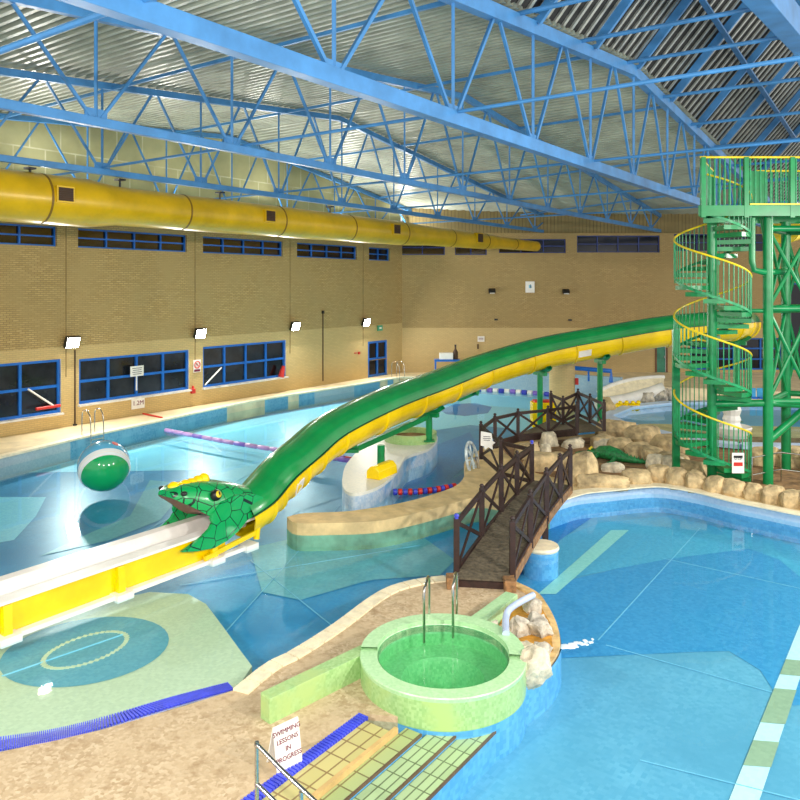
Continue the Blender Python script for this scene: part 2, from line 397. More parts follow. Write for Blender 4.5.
wn = [0]
def window(o, ex, en, h, nx, nz, fw=.07, dep=.16, sill=True, mat=None, pane=None):
    """glazed opening h=(a0,a1,z0,z1) in the plane o+ex; en points out of the hall"""
    a0, a1, z0, z1 = h; wn[0] += 1
    r = MB()
    for s, e, c, d in ((a0, a1, z0, z0), (a0, a1, z1, z1)):
        r.add([o+ex*s+ZH*c, o+ex*e+ZH*c, o+ex*e+en*dep+ZH*c, o+ex*s+en*dep+ZH*c], [[0, 1, 2, 3]])
    for s in (a0, a1):
        r.add([o+ex*s+ZH*z0, o+ex*s+ZH*z1, o+ex*s+en*dep+ZH*z1, o+ex*s+en*dep+ZH*z0], [[0, 1, 2, 3]])
    g = MB().add([o+ex*a0+en*dep+ZH*z0, o+ex*a1+en*dep+ZH*z0, o+ex*a1+en*dep+ZH*z1, o+ex*a0+en*dep+ZH*z1], [[0, 1, 2, 3]])
    root = struct('window_%d' % wn[0], g, pane or m_pane)
    part(root, 'reveal', r, m_sill if sill else m_brick_l)
    f = MB(); q = o+en*(dep-.05)
    for k in range(nx+1):
        a = a0+(a1-a0)*k/nx; a += fw/2 if k == 0 else (-fw/2 if k == nx else 0); f.box(q+ex*a+ZH*(z0+z1)/2, (fw, .08, z1-z0), (ex, en, ZH))
    for k in range(nz+1):
        z = z0+(z1-z0)*k/nz; z += fw/2 if k == 0 else (-fw/2 if k == nz else 0); f.box(q+ex*(a0+a1)/2+ZH*z, (a1-a0, .075, fw), (ex, en, ZH))
    part(root, 'frame', f, mat or m_blue2)
    if sill: part(root, 'sill', MB().box(o-en*.04+ex*(a0+a1)/2+ZH*(z0-.04), (a1-a0+.1, .2, .07), (ex, en, ZH)), m_sill)
    return root
m_darkblue = M('dark_blue_frame', (24, 50, 120), .4)
for h in hi: window(ol, UH, VH, h, max(2, round((h[1]-h[0])/1.3)), 2, .06, .2, False)
for h, n in zip(lo, (3, 4, 4)): window(ol, UH, VH, h, n, 2, .10, pane=m_pane2)
EX, EY = V((1, 0, 0)), V((0, 1, 0))
for h in bhi: window(ob, EX, EY, h, max(2, round((h[1]-h[0])/1.4)), 2, .06, .2, False, m_darkblue)
for h in blo[:3]: window(ob, EX, EY, h, max(2, round((h[1]-h[0])/1.5)), 3, .09, .2, False)
# doors
h = door_h[0]; a0, a1, z0, z1 = h
d = struct('door_1', MB().box(ol+VH*.1+UH*(a0+a1)/2+ZH*(z0+z1)/2, (a1-a0, .05, z1-z0), (UH, VH, ZH)), m_pane)
f = MB(); q = ol+VH*.05
for a in (a0+.06, (a0+a1)/2, a1-.06): f.box(q+UH*a+ZH*(z0+z1)/2, (.12, .09, z1-z0), (UH, VH, ZH))
for z in (z0+.08, z0+1.05, z1-.06): f.box(q+UH*(a0+a1)/2+ZH*z, (a1-a0, .085, .12), (UH, VH, ZH))
part(d, 'door_frame', f, m_blue2)
part(d, 'push_bar', MB().beam(q-VH*.08+UH*(a0+.15)+ZH*(z0+1.0), q-VH*.08+UH*(a1-.15)+ZH*(z0+1.0), .04, .05), m_steel)
a0, a1, z0, z1 = blo[3]
d = struct('door_2', MB().box((bx(661), YB+.1, (z0+z1)/2), (a1-a0, .06, z1-z0)), M('green_door_paint', (70, 150, 122), .5))
part(d, 'door_handle', MB().box((a1-.1, YB+.04, 1.3), (.04, .06, .16)), m_steel)
part(d, 'door_frame', MB().box((a0-.04, YB, 1.3), (.1, .12, 2.0)).box((a1+.04, YB, 1.3), (.1, .12, 2.0)).box(((a0+a1)/2, YB, 2.34), (a1-a0+.18, .12, .1)), M('brown_frame', (120, 84, 60), .6))
# brick seams of the left wall (shallow movement joints)
k = 0
for x in (66, 195, 290, 363):
    struct('trim_%d' % (k+1), MB().box(W(u_at(x), VW-.01, 5.2), (.03, .03, 5.9), (UH, VH, ZH)), m_seamb); k += 1

# ------------------------------------------------------------------ roof
mb = MB(); u = -4.0; prof = []
while u < 53:
    prof += [(u, 0), (u+.11, 0), (u+.15, .09), (u+.26, .09)]; u += .30
vs = []; fs = []
for i, (uu, dz) in enumerate(prof):
    vs += [W(uu, q, zr(uu, q)+.02+dz) for q in (7.7, 14, 20, VW+.6)]
    if i:
        for k in range(3): a = (i-1)*4+k; fs.append([a, a+1, a+5, a+4])
mb.add(vs, fs); struct('ceiling', mb, m_deckroof, label='grey profiled metal roof deck')
# steep dark roof on the right, rising from the edge truss
SL = 1.15
def zs(u, v): return zr(u)+.05+(7.9-v)*SL
mb = MB(); ribs = MB(); uu = 2.0; vv = -3.0
mb.add([W(2, 7.9, zs(2, 7.9)+.1), W(23.5, 7.9, zs(23.5, 7.9)+.1), W(53, 7.9, zs(53, 7.9)+.1), W(53, vv, zs(53, vv)+.1), W(23.5, vv, zs(23.5, vv)+.1), W(2, vv, zs(2, vv)+.1)], [[0, 1, 4, 5], [1, 2, 3, 4]])
lr = struct('ceiling_lantern', mb, m_darkroof, label='dark steep roof slope on the right')
while uu < 53:
    p, q = W(uu, 7.9, zs(uu, 7.9)+.04), W(uu, vv, zs(uu, vv)+.04); nrm = (q-p).cross(UH).normalized()
    ribs.beam(p, q, .11, .06, nrm); uu += .5
part(lr, 'silver_ribs', ribs, m_rib)

# ------------------------------------------------------------------ roof trusses
ZC = CAM+3.33
NODES = [1.9+3.63*i for i in range(14)]
def truss(v, label, big=0.0, off=0.0):
    us = [n+off for n in NODES if n < 47]
    root = thing('roof_truss', label, 'roof truss', W(us[0], v, ZC), 'blue roof trusses')
    e = us[-1]+1.8; s = us[0]-2
    def zt(u): return zr(u, v)-.12-big*.3
    part(root, 'bottom_chord', MB().beam(W(s, v, ZC), W(e, v, ZC), .15+big*.4, .18+big*.5), m_blue, bevel=.01)
    t = MB(); brk = [s, 23.5, e]
    for a, b in zip(brk, brk[1:]): t.beam(W(a, v, zt(a)), W(b, v, zt(b)), .16+big*.4, .2+big*.6)
    part(root, 'top_chord', t, m_blue, bevel=.01)
    for i, n in enumerate(us):
        part(root, 'vertical', MB().beam(W(n, v, ZC), W(n, v, zt(n)), .055+big*.05, .055+big*.05), m_blue)
        for sgn in (-1, 1):
            mn = n+sgn*3.63/2
            part(root, 'diagonal', MB().beam(W(n+sgn*.12, v, ZC+.1), W(mn-sgn*.12, v, zt(mn)-.1), .06+big*.04, .06+big*.04, VH), m_blue)
        part(root, 'gusset_plate', MB().box(W(n, v, ZC+.17), (.5, .03, .2), (UH, VH, ZH)), m_blue)
    return root
truss(7.9, 'large nearest blue roof truss carrying the edge of the steep dark roof', .22)
truss(14.0, 'blue roof truss, middle one between the nearest truss and the duct truss', .02, -.35)
truss(20.0, 'blue roof truss that the yellow duct hangs under')
truss(VW-.35, 'blue roof truss farthest left, close against the light block wall above the duct')
# edge beam of the steep roof, parallel to the trusses
mb = MB()
for a, b in ((6, 23.5), (23.5, 45)): mb.beam(W(a, 3.1, zr(a)-.1), W(b, 3.1, zr(b)-.1), .5, .7)
solo('roof_beam', 'wide blue roof beam in the top right corner beyond the nearest truss', 'roof beam', mb, m_blue, bevel=.02)
# ties across the trusses
for i in range(0, 13):
    u0 = NODES[i]
    if i % 2 == 1 and i < 11:
        nm = ['nearest camera, top left corner', 'second', 'third, through the middle of the picture', 'fourth', 'farthest'][min(4, i//2)]
        solo('tie_bar', 'long blue tie tube at bottom chord level crossing all trusses, %s from the camera' % nm if 'third' not in nm and 'near' not in nm else 'long blue tie tube at bottom chord level, %s' % nm, 'tie bar',
             MB().tube([W(u0, -2, ZC+.12), W(u0, VW-.3, ZC+.12)], .05 if i == 1 else .038, 8), m_blue, 'bottom chord tie tubes', True)
    if 2 <= i <= 11:
        nth = ['', '', 'first', 'second', 'third', 'fourth', 'fifth', 'sixth', 'seventh', 'eighth', 'ninth', 'tenth'][i]
        if i % 2 == 1:
            solo('purlin', 'slim blue purlin under the grey roof deck at the %s tie tube' % ['', 'first', 'second', 'third', 'fourth', 'fifth'][min(5, i//2)], 'purlin',
                 MB().beam(W(u0+.3, 7.9, zr(u0)-.16), W(u0+.3, VW-.3, zr(u0, VW)-.16), .07, .09), m_blue, 'purlins under the roof deck')
        if i >= 4:
            solo('rafter', 'sloping blue rafter on the steep dark roof, %s along from the near end' % ['first', 'second', 'third', 'fourth', 'fifth', 'sixth', 'seventh', 'eighth'][i-4], 'rafter',
                 MB().beam(W(u0, 7.8, zs(u0, 7.8)-.2), W(u0, -2.5, zs(u0, -2.5)-.2), .11, .26), m_blue, 'rafters of the steep roof')
        if i >= 3:
            solo('strut', 'level blue strut between nearest truss and corner roof beam, %s along' % ['first', 'second', 'third', 'fourth', 'fifth', 'sixth', 'seventh', 'eighth', 'ninth'][i-3], 'strut',
                 MB().tube([W(u0-.9, 7.9, zr(u0)-.1), W(u0-.9, 3.2, zr(u0)-.15)], .06, 8), m_blue, 'struts under the steep roof', True)
solo('roof_brace', 'diagonal blue brace crossing the rafters of the steep dark roof', 'brace', MB().beam(*[ray_plane(x, y, W(23.5, 7.9, zs(23.5, 7.9)-.42), (W(40, 7.9, zs(40, 7.9))-W(23.5, 7.9, zs(23.5, 7.9))).cross(W(23.5, 0, zs(23.5, 0))-W(23.5, 7.9, zs(23.5, 7.9)))) for x, y in ((702, 0), (797, 142))], .18, .08), m_blue)

# ------------------------------------------------------------------ yellow duct
VD, ZD = 20.0, CAM+2.36
root = thing('air_duct', 'long round yellow air duct running below the roof along the left wall', 'air duct', W(6, VD, ZD))
us_, rs_ = zip((2, .69), (12.3, .69), (13.2, .58), (21, .57), (28, .54), (30, .46), (36, .42), (37, .34), (42, .30))
mb = MB(); mb.tube([W(a, VD, ZD) for a in us_], list(rs_), 40); part(root, 'duct_tube', mb, m_duct, smooth=True)
def rad(u):
    for (a, ra), (b, rb) in zip(list(zip(us_, rs_)), list(zip(us_, rs_))[1:]):
        if a <= u <= b: return ra+(rb-ra)*(u-a)/(b-a)
    return .3
for uu in (10.9, 15.6, 19.9, 24, 27.8, 32, 35.5, 39):
    part(root, 'joint_band', MB().tube([W(uu-.03, VD, ZD), W(uu+.03, VD, ZD)], rad(uu)+.012, 40), m_duct2, smooth=True)
for x, y, wd in ((63, 197, .42), (270, 217, .42), (397, 231, .45), (482, 242, .5)):
    uu = onv(x, y, VD-.6).dot(UH); r_ = rad(uu)
    c = W(uu, VD-r_*.93, ZD+.1)
    g = part(root, 'air_grille', MB().box(c, (wd+.08, .22, wd*.86+.08), (UH, VH, ZH)), m_duct)
    sl = MB().box(c-VH*.115, (wd, .012, wd*.86), (UH, VH, ZH))
    for k in range(6): sl.box(c-VH*.12+ZH*(wd*.86*(k-2.5)/6.2), (wd, .03, .015), (UH, (VH+ZH*.5).normalized(), (ZH-VH*.5).normalized()))
    part(g, 'louvre', sl, m_grille)
for x in (30, 120, 220, 330):
    uu = onv(x, 190, VD).dot(UH); part(root, 'hanger', MB().beam(W(uu, VD, ZD+rad(uu)-.05), W(uu, VD, ZC-.14), .05, .05).box(W(uu, VD, ZC-.17), (.22, .26, .05), (UH, VH, ZH)), m_black)

# ------------------------------------------------------------------ lamps
def add_light(loc, power, size, aim, name='floodlight_lamp', typ='AREA', col=(1, .97, .91), spread=PI):
    l = bpy.data.lights.new(name, typ); l.energy = power; l.color = col
    if typ == 'AREA': l.shape = 'DISK'; l.size = size; l.spread = spread
    else: l.shadow_soft_size = size
    o = bpy.data.objects.new(name, l); COL.objects.link(o); o.location = loc
    o.rotation_euler = V(aim).to_track_quat('-Z', 'Y').to_euler(); return o
def floodlight(pos, n, label, power, group):
    n = V(n).normalized(); side = n.cross(ZH).normalized(); up = side.cross(n)
    root = thing('floodlight', label, 'floodlight', pos, group)
    part(root, 'housing', MB().box(pos, (.56, .16, .46), (side, n, up)), m_black, bevel=.02)
    part(root, 'lens', MB().box(pos+n*.085, (.48, .02, .38), (side, n, up)), m_lens, 'glowing white lens')
    part(root, 'bracket', MB().box(pos-n*.12+up*-.05, (.06, .14, .06), (side, n, up)), m_black)
    lo_ = add_light(pos+n*.12, power, .4, n); lo_.parent = root; lo_.matrix_parent_inverse = Matrix.Translation(-root.location)
for i, (x, y) in enumerate(((72, 342), (200, 333), (295, 326), (366, 322))):
    p = onv(x, y, VW-.22)
    floodlight(p, (-VH*1+ZH*-.35), 'lit wall floodlight on the left brick wall, %s' % ('leftmost of the four', 'above the gap between the two full windows', 'just past the window with the red float', 'nearest the blue door')[i], FLOOD, 'wall floodlights')
for i in range(6):      # uplighters along the wall top, behind the duct
    p = W(9+5.6*i, VW-.5, 8.9)
    floodlight(p, (-VH*.8+ZH*.6), 'small uplighter above the brick wall behind the yellow duct, %s from the camera' % ('first', 'second', 'third', 'fourth', 'fifth', 'sixth')[i], UPLIGHT, 'uplighters behind the duct')
for i, (u, v) in enumerate(((0, 0), (8, -5), (17, -6), (27, -6), (-3, 8))):   # unseen fill lamps added on the near side to even out the light
    add_light(W(u, v, 7.2), FILL, .5, (W(17, 16, 1)-W(u, v, 7.2)), 'added_fill_light')

# ------------------------------------------------------------------ pools: floors, water, decks
ZF = -.38; ZFR = -.5
edge_px = [(-120, 484), (0, 457), (70, 440), (106, 432), (169, 418.6), (220, 407.5), (270, 398), (354, 385), (392, 378.5), (412, 377), (430, 378.5)]
edge = [G(x, y, DK) for x, y in edge_px]
far = [G(462, 372, DK), G(520, 372, DK), G(640, 374, DK), G(820, 378, DK)]
SPL = [G(640, 436, ZF), G(575, 455, ZF), G(520, 492, ZF), G(498, 530, ZF), G(470, 590, ZF), G(400, 690, ZF)]
mb = MB().slab([(-24, 5, ZF), (-24, 45, ZF), (14, 45, ZF), (14, 32, ZF)]+[tuple(p) for p in SPL]+[(-1.5, 5, ZF)], None); struct('floor_pool_left', mb, m_fl_l, label='blue mosaic floor of the leisure pool')
fl = bpy.data.objects['floor_pool_left']
def inlay(parent, px, z, mat, label, name='mosaic_patch', dz=.006):
    p = [G(x, y, z+dz) for x, y in px]; o = part(parent, name, MB().slab(p, None), mat, label); return o
inlay(fl, [(-60, 474), (60, 452), (150, 437), (202, 428), (280, 414), (360, 400), (440, 384), (470, 384), (500, 395), (560, 400), (600, 420), (545, 437), (505, 428), (470, 425), (437, 430), (380, 440), (330, 450), (300, 467), (262, 488), (202, 482), (202, 470), (-60, 474)][:-1], ZF, m_fl_pale, 'pale blue mosaic area')
inlay(fl, [(-60, 497), (46, 497), (36, 516), (14, 540), (-60, 552)], ZF, m_fl_pale, 'pale blue mosaic wedge', dz=.008)
inlay(fl, [(150, 480), (190, 484), (160, 520), (110, 540), (40, 556), (92, 532), (130, 516)], ZF, m_fl_mid, 'teal mosaic band', dz=.01)
inlay(fl, [(440, 410), (455, 404), (475, 403), (492, 407), (488, 413), (465, 416), (446, 414)], ZF, m_fl_dark, 'blue oval', dz=.012)
inlay(fl, [(262, 490), (330, 455), (345, 470), (345, 496), (296, 512), (288, 522), (300, 532), (420, 532), (450, 545), (420, 570), (330, 590), (262, 560)], ZF, m_fl_l, 'blue mosaic area', dz=.009)
inlay(fl, [(250, 548), (330, 530), (420, 535), (455, 560), (440, 575), (370, 580), (300, 600), (262, 592)], ZF, m_fl_mid, 'teal mosaic sweep', dz=.012)
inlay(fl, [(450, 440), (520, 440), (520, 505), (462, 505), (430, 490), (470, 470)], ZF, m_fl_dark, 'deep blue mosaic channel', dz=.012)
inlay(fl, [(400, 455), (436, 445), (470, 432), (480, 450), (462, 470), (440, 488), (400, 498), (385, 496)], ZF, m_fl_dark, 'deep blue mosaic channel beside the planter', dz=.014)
for a, b in (((120, 545), (330, 430)), ((340, 505), (200, 660)), ((180, 585), (420, 545)), ((250, 560), (350, 640))):
    p, q = G(*a, ZF+.016), G(*b, ZF+.016); part(fl, 'tile_joint', MB().beam(p, q, .02, .006), m_joint)
# beach: tilted cream floor by the grating
A_, B_, C_ = G(0, 740, -.05), G(225, 686, -.05), G(190, 586, -.28)
NB = (B_-A_).cross(C_-A_).normalized()
def beach(px, dz=0.0): return [ray_plane(x, y, A_+ZH*dz, NB) for x, y in px]
bpx = [(-80, 752), (0, 739), (51, 731), (101, 719), (169, 700), (226, 684), (240, 684), (252, 666), (240, 650), (224, 628), (206, 604), (188, 594), (150, 592), (110, 600), (60, 618), (0, 640), (-80, 668)]
bm_ = struct('floor_beach', MB().slab(beach(bpx), -.7), m_fl_cream, label='cream mosaic beach sloping into the pool')
ov = [(84+85*math.cos(t*2*PI/40), 652+33*math.sin(t*2*PI/40)-math.cos(t*2*PI/40)*13) for t in range(40)]
part(bm_, 'mosaic_oval', MB().slab(beach(ov, .006), None), m_fl_oval, 'blue grey oval in the cream beach')
dots = MB()
for t in range(44):
    a = t*2*PI/44; q = beach([(85+42*math.cos(a), 650+14*math.sin(a)-math.cos(a)*12)], .01)[0]; dots.box(q, (.07, .07, .01))
part(bm_, 'dotted_ring', dots, m_fl_cream, 'ring of pale dots in the oval')
q0, q1 = beach([(2, 676), (124, 634)], .012); part(bm_, 'tile_joint', MB().beam(q0, q1, .04, .006), m_fl_pale)
# right pool floor
mb = MB().slab([(-1.5, 4, ZFR)]+[(p.x, p.y, ZFR) for p in reversed(SPL)]+[(30, 32, ZFR), (30, 4, ZFR)], None); fr = struct('floor_pool_right', mb, m_fl_r, label='pale blue mosaic floor of the main pool')
inlay(fr, [(480, 560), (540, 545), (556, 583), (620, 568), (668, 559), (749, 548.5), (780, 560), (830, 582), (860, 700), (786, 706), (773, 690), (760, 670), (729, 651), (690, 652), (560, 658), (540, 690), (500, 700)], ZFR, m_fl_r2, 'mid blue band across the pool floor')
inlay(fr, [(555, 540), (600, 523), (700, 512), (800, 528), (860, 545), (860, 575), (800, 577), (780, 560), (749, 548.5), (668, 559), (620, 568), (560, 580)], ZFR, m_fl_r3, 'lighter blue area at the far end', dz=.008)
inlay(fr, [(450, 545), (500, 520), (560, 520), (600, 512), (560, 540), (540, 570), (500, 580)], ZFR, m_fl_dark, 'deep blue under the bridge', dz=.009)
inlay(fr, [(538, 594), (611, 530), (629, 530), (556, 594)], ZFR, m_lane, 'mint lane line', 'lane_line', .014)
inlay(fr, [(729, 800), (800, 624), (860, 480), (870, 520), (800, 678), (759.5, 800), (735, 860), (704, 860)], ZFR, m_lanew, 'white lane line with olive dashes', 'lane_line', .014)
def lanepx(y): return 729+(800-y)*.4034, 759.5+(800-y)*.332
for y0, y1 in ((659, 674), (688, 722), (740, 765)):
    l0, r0 = lanepx(y0); l1, r1 = lanepx(y1); inlay(fr, [(l0, y0), (r0, y0+2), (r1, y1+2), (l1, y1)], ZFR, m_lanego, 'olive dash', 'lane_dash', .02)
for a, b in (((598, 640), (700, 528)), ((606, 645), (775, 693)), ((662, 558), (830, 595)), ((640, 760), (800, 800))):
    p, q = G(*a, ZFR+.012), G(*b, ZFR+.012); part(fr, 'tile_joint', MB().beam(p, q, .02, .006), m_joint)
# far left deck and the tiled pool wall below it
dk = edge+[V((1.75, YB+.2, DK)), W(UC, VW+.3, DK), W(-2, VW+.3, DK), W(-2, 20, DK)]
struct('floor_deck_left', MB().slab([(p.x, p.y, p.z) for p in dk], -.8), m_deckfar, label='pale tiled deck along the left wall')
pan = MB(); alt = MB(); ed = spline(edge, 4)
for i in range(len(ed)-1):
    a, b = ed[i], ed[i+1]; n_ = (b-a).cross(ZH).normalized()*.02; x_ = 400+F*a.x/a.y
    tgt = alt if (300 < x_ < 350 or x_ < 60) else pan
    tgt.add([a+n_+ZH*-.06, b+n_+ZH*-.06, b+n_+ZH*-.9, a+n_+ZH*-.9], [[0, 1, 2, 3]])
pw = struct('trim_pool_wall', pan, m_side3, label='blue mosaic pool wall below the left deck'); part(pw, 'pale_panel', alt, mosaic('pale_wall_panel', (178, 194, 196), (164, 182, 188), .05), 'pale mosaic panel')
lip = MB()
for i in range(len(ed)-1): lip.beam(ed[i]+ZH*.01, ed[i+1]+ZH*.01, .3, .07)
struct('trim_deck_edge', lip, m_cream, label='cream edge of the left deck')
# far deck at the back wall
struct('floor_deck_back', MB().slab([(1.75, YB+.2, DK), (34, YB+.2, DK), (34, 36.5, DK), (24, 36.5, DK), (13, 40, DK), (6, 42.4, DK), (1.75, 43.3, DK)], -.7), m_deckfar, label='pale deck in front of the back wall')
# near island of pebble paving
ZI = .08
isl = [(-80, 768), (0, 752), (101, 730), (187, 705), (233, 690.5), (265, 665), (289, 653), (332, 626), (373, 596), (400, 584), (440, 577), (481, 577), (515, 583), (537, 594), (548, 608), (556, 624), (560, 640), (559, 652), (548, 668), (527, 683), (505, 694)]
JC = V((.62, 10.85)); JX, JY = JC
hole = [(JX+.96*math.cos(-k*2*PI/40), JY+.96*math.sin(-k*2*PI/40), ZI) for k in range(40)]
ip = [G(x, y, ZI) for x, y in isl]
# the tread line is the right boundary: strip from the spa to the frame bottom
s_top, s_bot = G(359, 713.5, ZI), G(245, 800, ZI)
sdir = UH.copy()
s_near = s_top-sdir*4.2
ip2 = ip+[V((JX+.93, JY-.62, ZI)), V((JX+.1, JY-1.1, ZI)), V((s_top.x, s_top.y, ZI)), V((s_near.x, s_near.y, ZI)), V((-9, s_near.y, ZI))]
struct('floor_island', MB().slab([(p.x, p.y, ZI) for p in ip2], -1.0, holes=[hole]), m_pebble, label='pebble paved island in the foreground')
# edge tiles along the island
def border(px, z, wd, mat, name, label, inward, h=.03, tile=None):
    pts = spline([G(x, y, z) for x, y in px], 6); mb = MB(); n = len(pts); inn = []
    for i in range(n):
        t = (pts[min(i+1, n-1)]-pts[max(i-1, 0)]); nn = V((-t.y, t.x, 0)).normalized()*inward; inn.append(pts[i]+nn*wd)
    if tile:
        L_ = 0; acc = [0]
        for i in range(n-1): L_ += (pts[i+1]-pts[i]).length; acc.append(L_)
        def at(arr, s):
            for i in range(n-1):
                if acc[i+1] >= s: f_ = (s-acc[i])/max(1e-9, acc[i+1]-acc[i]); return arr[i].lerp(arr[i+1], f_)
            return arr[-1]
        s = 0; g = .022
        while s < L_-tile*.5:
            e = min(L_, s+tile-g); a, b, c, d_ = at(pts, s), at(pts, e), at(inn, e), at(inn, s)
            mb.add([a, b, c, d_, a+ZH*h, b+ZH*h, c+ZH*h, d_+ZH*h], [[4, 5, 6, 7], [0, 1, 5, 4], [1, 2, 6, 5], [2, 3, 7, 6], [3, 0, 4, 7]]); s += tile
    else:
        for i in range(n-1):
            a, b, c, d_ = pts[i], pts[i+1], inn[i+1], inn[i]
            mb.add([a, b, c, d_, a+ZH*h, b+ZH*h, c+ZH*h, d_+ZH*h], [[4, 5, 6, 7], [0, 1, 5, 4], [1, 2, 6, 5], [2, 3, 7, 6], [3, 0, 4, 7]])
    return struct(name, mb, mat, label=label), pts
border(isl[4:13], ZI, .26, m_cream, 'trim_island_tiles', 'cream tile edge of the pebble island', -1, .03, .3)
border(isl[12:], ZI, .17, M('worn_cream_edge', (226, 190, 130), .5, 0, .2, 5), 'trim_island_edge', 'rounded cream edge beside the rocks', -1, .04)
sidew, _ = MB(), 0
spts = spline([G(x, y, ZI) for x, y in isl[9:]], 6)
for i in range(len(spts)-1):
    a, b = spts[i], spts[i+1]; n_ = (b-a).cross(ZH).normalized()*-.015
    sidew.add([a+n_-ZH*.02, b+n_-ZH*.02, b+n_-ZH*.95, a+n_-ZH*.95], [[0, 1, 2, 3]])
struct('trim_island_side', sidew, m_side, label='blue mosaic side of the island')
# blue drain grating along the beach
up_ = spline([G(x, y, ZI-.01) for x, y in ((-80, 750), (0, 738.5), (51, 731), (101, 719), (169, 699), (228, 683.5))], 24)
lw_ = spline([G(x, y, ZI-.01) for x, y in ((-80, 766), (0, 751), (52, 742), (101, 729), (187, 703), (234, 690))], 24)
root = thing('drain_grating', 'curved blue slatted drain grating between beach and pebble paving', 'drain grating', up_[60])
gb = MB(); gs = MB()
for i in range(len(up_)-1):
    gb.add([up_[i]-ZH*.02, up_[i+1]-ZH*.02, lw_[i+1]-ZH*.02, lw_[i]-ZH*.02], [[0, 1, 2, 3]])
    m1 = up_[i].lerp(up_[i+1], .62); m2 = lw_[i].lerp(lw_[i+1], .62)
    a, b, c, d_ = up_[i], m1, m2, lw_[i]
    gs.add([a, b, c, d_, a+ZH*.025, b+ZH*.025, c+ZH*.025, d_+ZH*.025], [[4, 5, 6, 7], [0, 1, 5, 4], [1, 2, 6, 5], [2, 3, 7, 6], [3, 0, 4, 7]])
part(root, 'tray', gb, m_gratew, 'pale gaps of the grating'); part(root, 'slats', gs, m_grate)
# steps down into the right pool
def strip(a, b, z0, z1, mat, name, length=4.2, nosing=None, s_extra=0.0):
    """band between distance a and b on the -v side of the strip line"""
    p = s_top+sdir*s_extra
    c = [p-VH*a, p-VH*b, p-VH*b-sdir*(length+s_extra), p-VH*a-sdir*(length+s_extra)]
    return MB().slab([(q.x, q.y, z1) for q in c], z0)
def ext(px, z): return (G(px[0], px[1], z)-s_top).dot(UH)+.06
st = struct('floor_steps', strip(.16, .56, -1, .065, None, '', 4.2, None, ext((385, 733), .06)), m_tread, label='tan tiled steps going down into the pool')
part(st, 'nosing', strip(.545, .60, -.3, .07, None, '', 4.2, None, ext((391, 729), .06)), m_nosing)
m_te = M('dark_tread_edge', (120, 82, 60), .5)
for k, (px, zz) in enumerate((((416, 738), -.01), ((448, 743), -.06), ((498, 729), -.11))):
    a, a9 = (.60, .85, 1.18, 1.51)[k:k+2]; e_ = ext(px, zz)+(.05, .2, .2)[k]
    part(st, 'tread', strip(a, a9-.02, zz-.03, zz, None, '', 4.2, None, e_), m_tread if k == 0 else m_tread2)
    part(st, 'tread_edge', strip(a9-.025, a9, zz-.03, zz+.004, None, '', 4.2, None, e_), m_te)
    part(st, 'riser', strip(a, a9-.003, -1, zz-.03, None, '', 4.2, None, e_), m_side)
gb = MB(); gs = MB(); L_ = 4.2; n = 84
for i in range(n):
    a = s_top-sdir*(L_*i/n); b = s_top-sdir*(L_*(i+.62)/n)
    q = [a+ZH*.0, b, b-VH*.155, a-VH*.155]; gs.add([p+ZH*-.03 for p in q]+[p+ZH*.012 for p in q], [[4, 5, 6, 7], [0, 1, 5, 4], [1, 2, 6, 5], [2, 3, 7, 6], [3, 0, 4, 7]])
q = [s_top, s_near, s_near-VH*.155, s_top-VH*.155]; gb.add([p-ZH*.02 for p in q], [[0, 1, 2, 3]])
root = thing('drain_grating', 'straight blue slatted drain grating at the top of the tan steps', 'drain grating', s_top)
part(root, 'tray', gb, M('blue_tray', (90, 100, 226), .5)); part(root, 'slats', gs, m_grate)

# land with sand path and rock garden
ZL = .27
land = [(287, 517), (305, 513), (349, 511), (400, 503), (434, 494), (457, 485), (465, 474), (465, 461), (481, 449), (500, 441), (545, 437), (577, 435), (604, 432), (640, 424), (700, 425), (860, 428), (930, 430), (990, 470),
        (930, 536), (860, 523), (800, 512), (760, 504), (735, 499), (696, 489.5), (654, 484), (605, 488), (577, 491), (556, 497), (540, 502), (517, 503), (480, 497), (454, 503), (417, 513), (376, 521), (332, 523), (297, 523)]
lp = spline([G(x, y, ZL) for x, y in land]+[G(*land[0], ZL)], 4)[:-1]
struct('floor_rock_island', MB().slab([(p.x, p.y, ZL) for p in lp], -.01), m_sand, label='sand coloured island with the rock garden')
part(bpy.data.objects['floor_rock_island'], 'underwater_foot', MB().slab([(p.x, p.y, -.01) for p in lp], -1.0), m_sandrefl, 'greenish foot below the water line')
gar = [(500, 447), (545, 441), (600, 437), (650, 434), (800, 438), (860, 440), (930, 450), (930, 510), (860, 508), (800, 500), (735, 490), (690, 482), (654, 478), (605, 481), (585, 485), (560, 478), (530, 470), (512, 458)]
gp = spline([G(x, y, ZL+.02) for x, y in gar]+[G(*gar[0], ZL+.02)], 4)[:-1]
struct('floor_garden_soil', MB().slab([(p.x, p.y, ZL+.02) for p in gp], ZL-.1), m_soil, label='brown ground of the rock garden')
sw = MB(); sw2 = MB(); sp_ = spline([G(x, y, ZL) for x, y in land[18:29]], 5)
for i in range(len(sp_)-1):
    a, b = sp_[i], sp_[i+1]; n_ = (b-a).cross(ZH).normalized()*-.015; n_ = n_ if n_.y < 0 else -n_
    sw.add([a+n_-ZH*.05, b+n_-ZH*.05, b+n_-ZH*(ZL+.1), a+n_-ZH*(ZL+.1)], [[0, 1, 2, 3]]); sw2.add([a+n_-ZH*(ZL+.1), b+n_-ZH*(ZL+.1), b+n_-ZH*1.2, a+n_-ZH*1.2], [[0, 1, 2, 3]])
part(struct('trim_pool_side_right', sw, m_side2, label='pale blue mosaic wall of the main pool below the rocks'), 'underwater_band', sw2, m_side, 'deep blue band below the water line')
border(land[19:28], ZL, .35, m_cream, 'trim_pool_edge_right', 'cream edge of the main pool below the rocks', 1, .03)
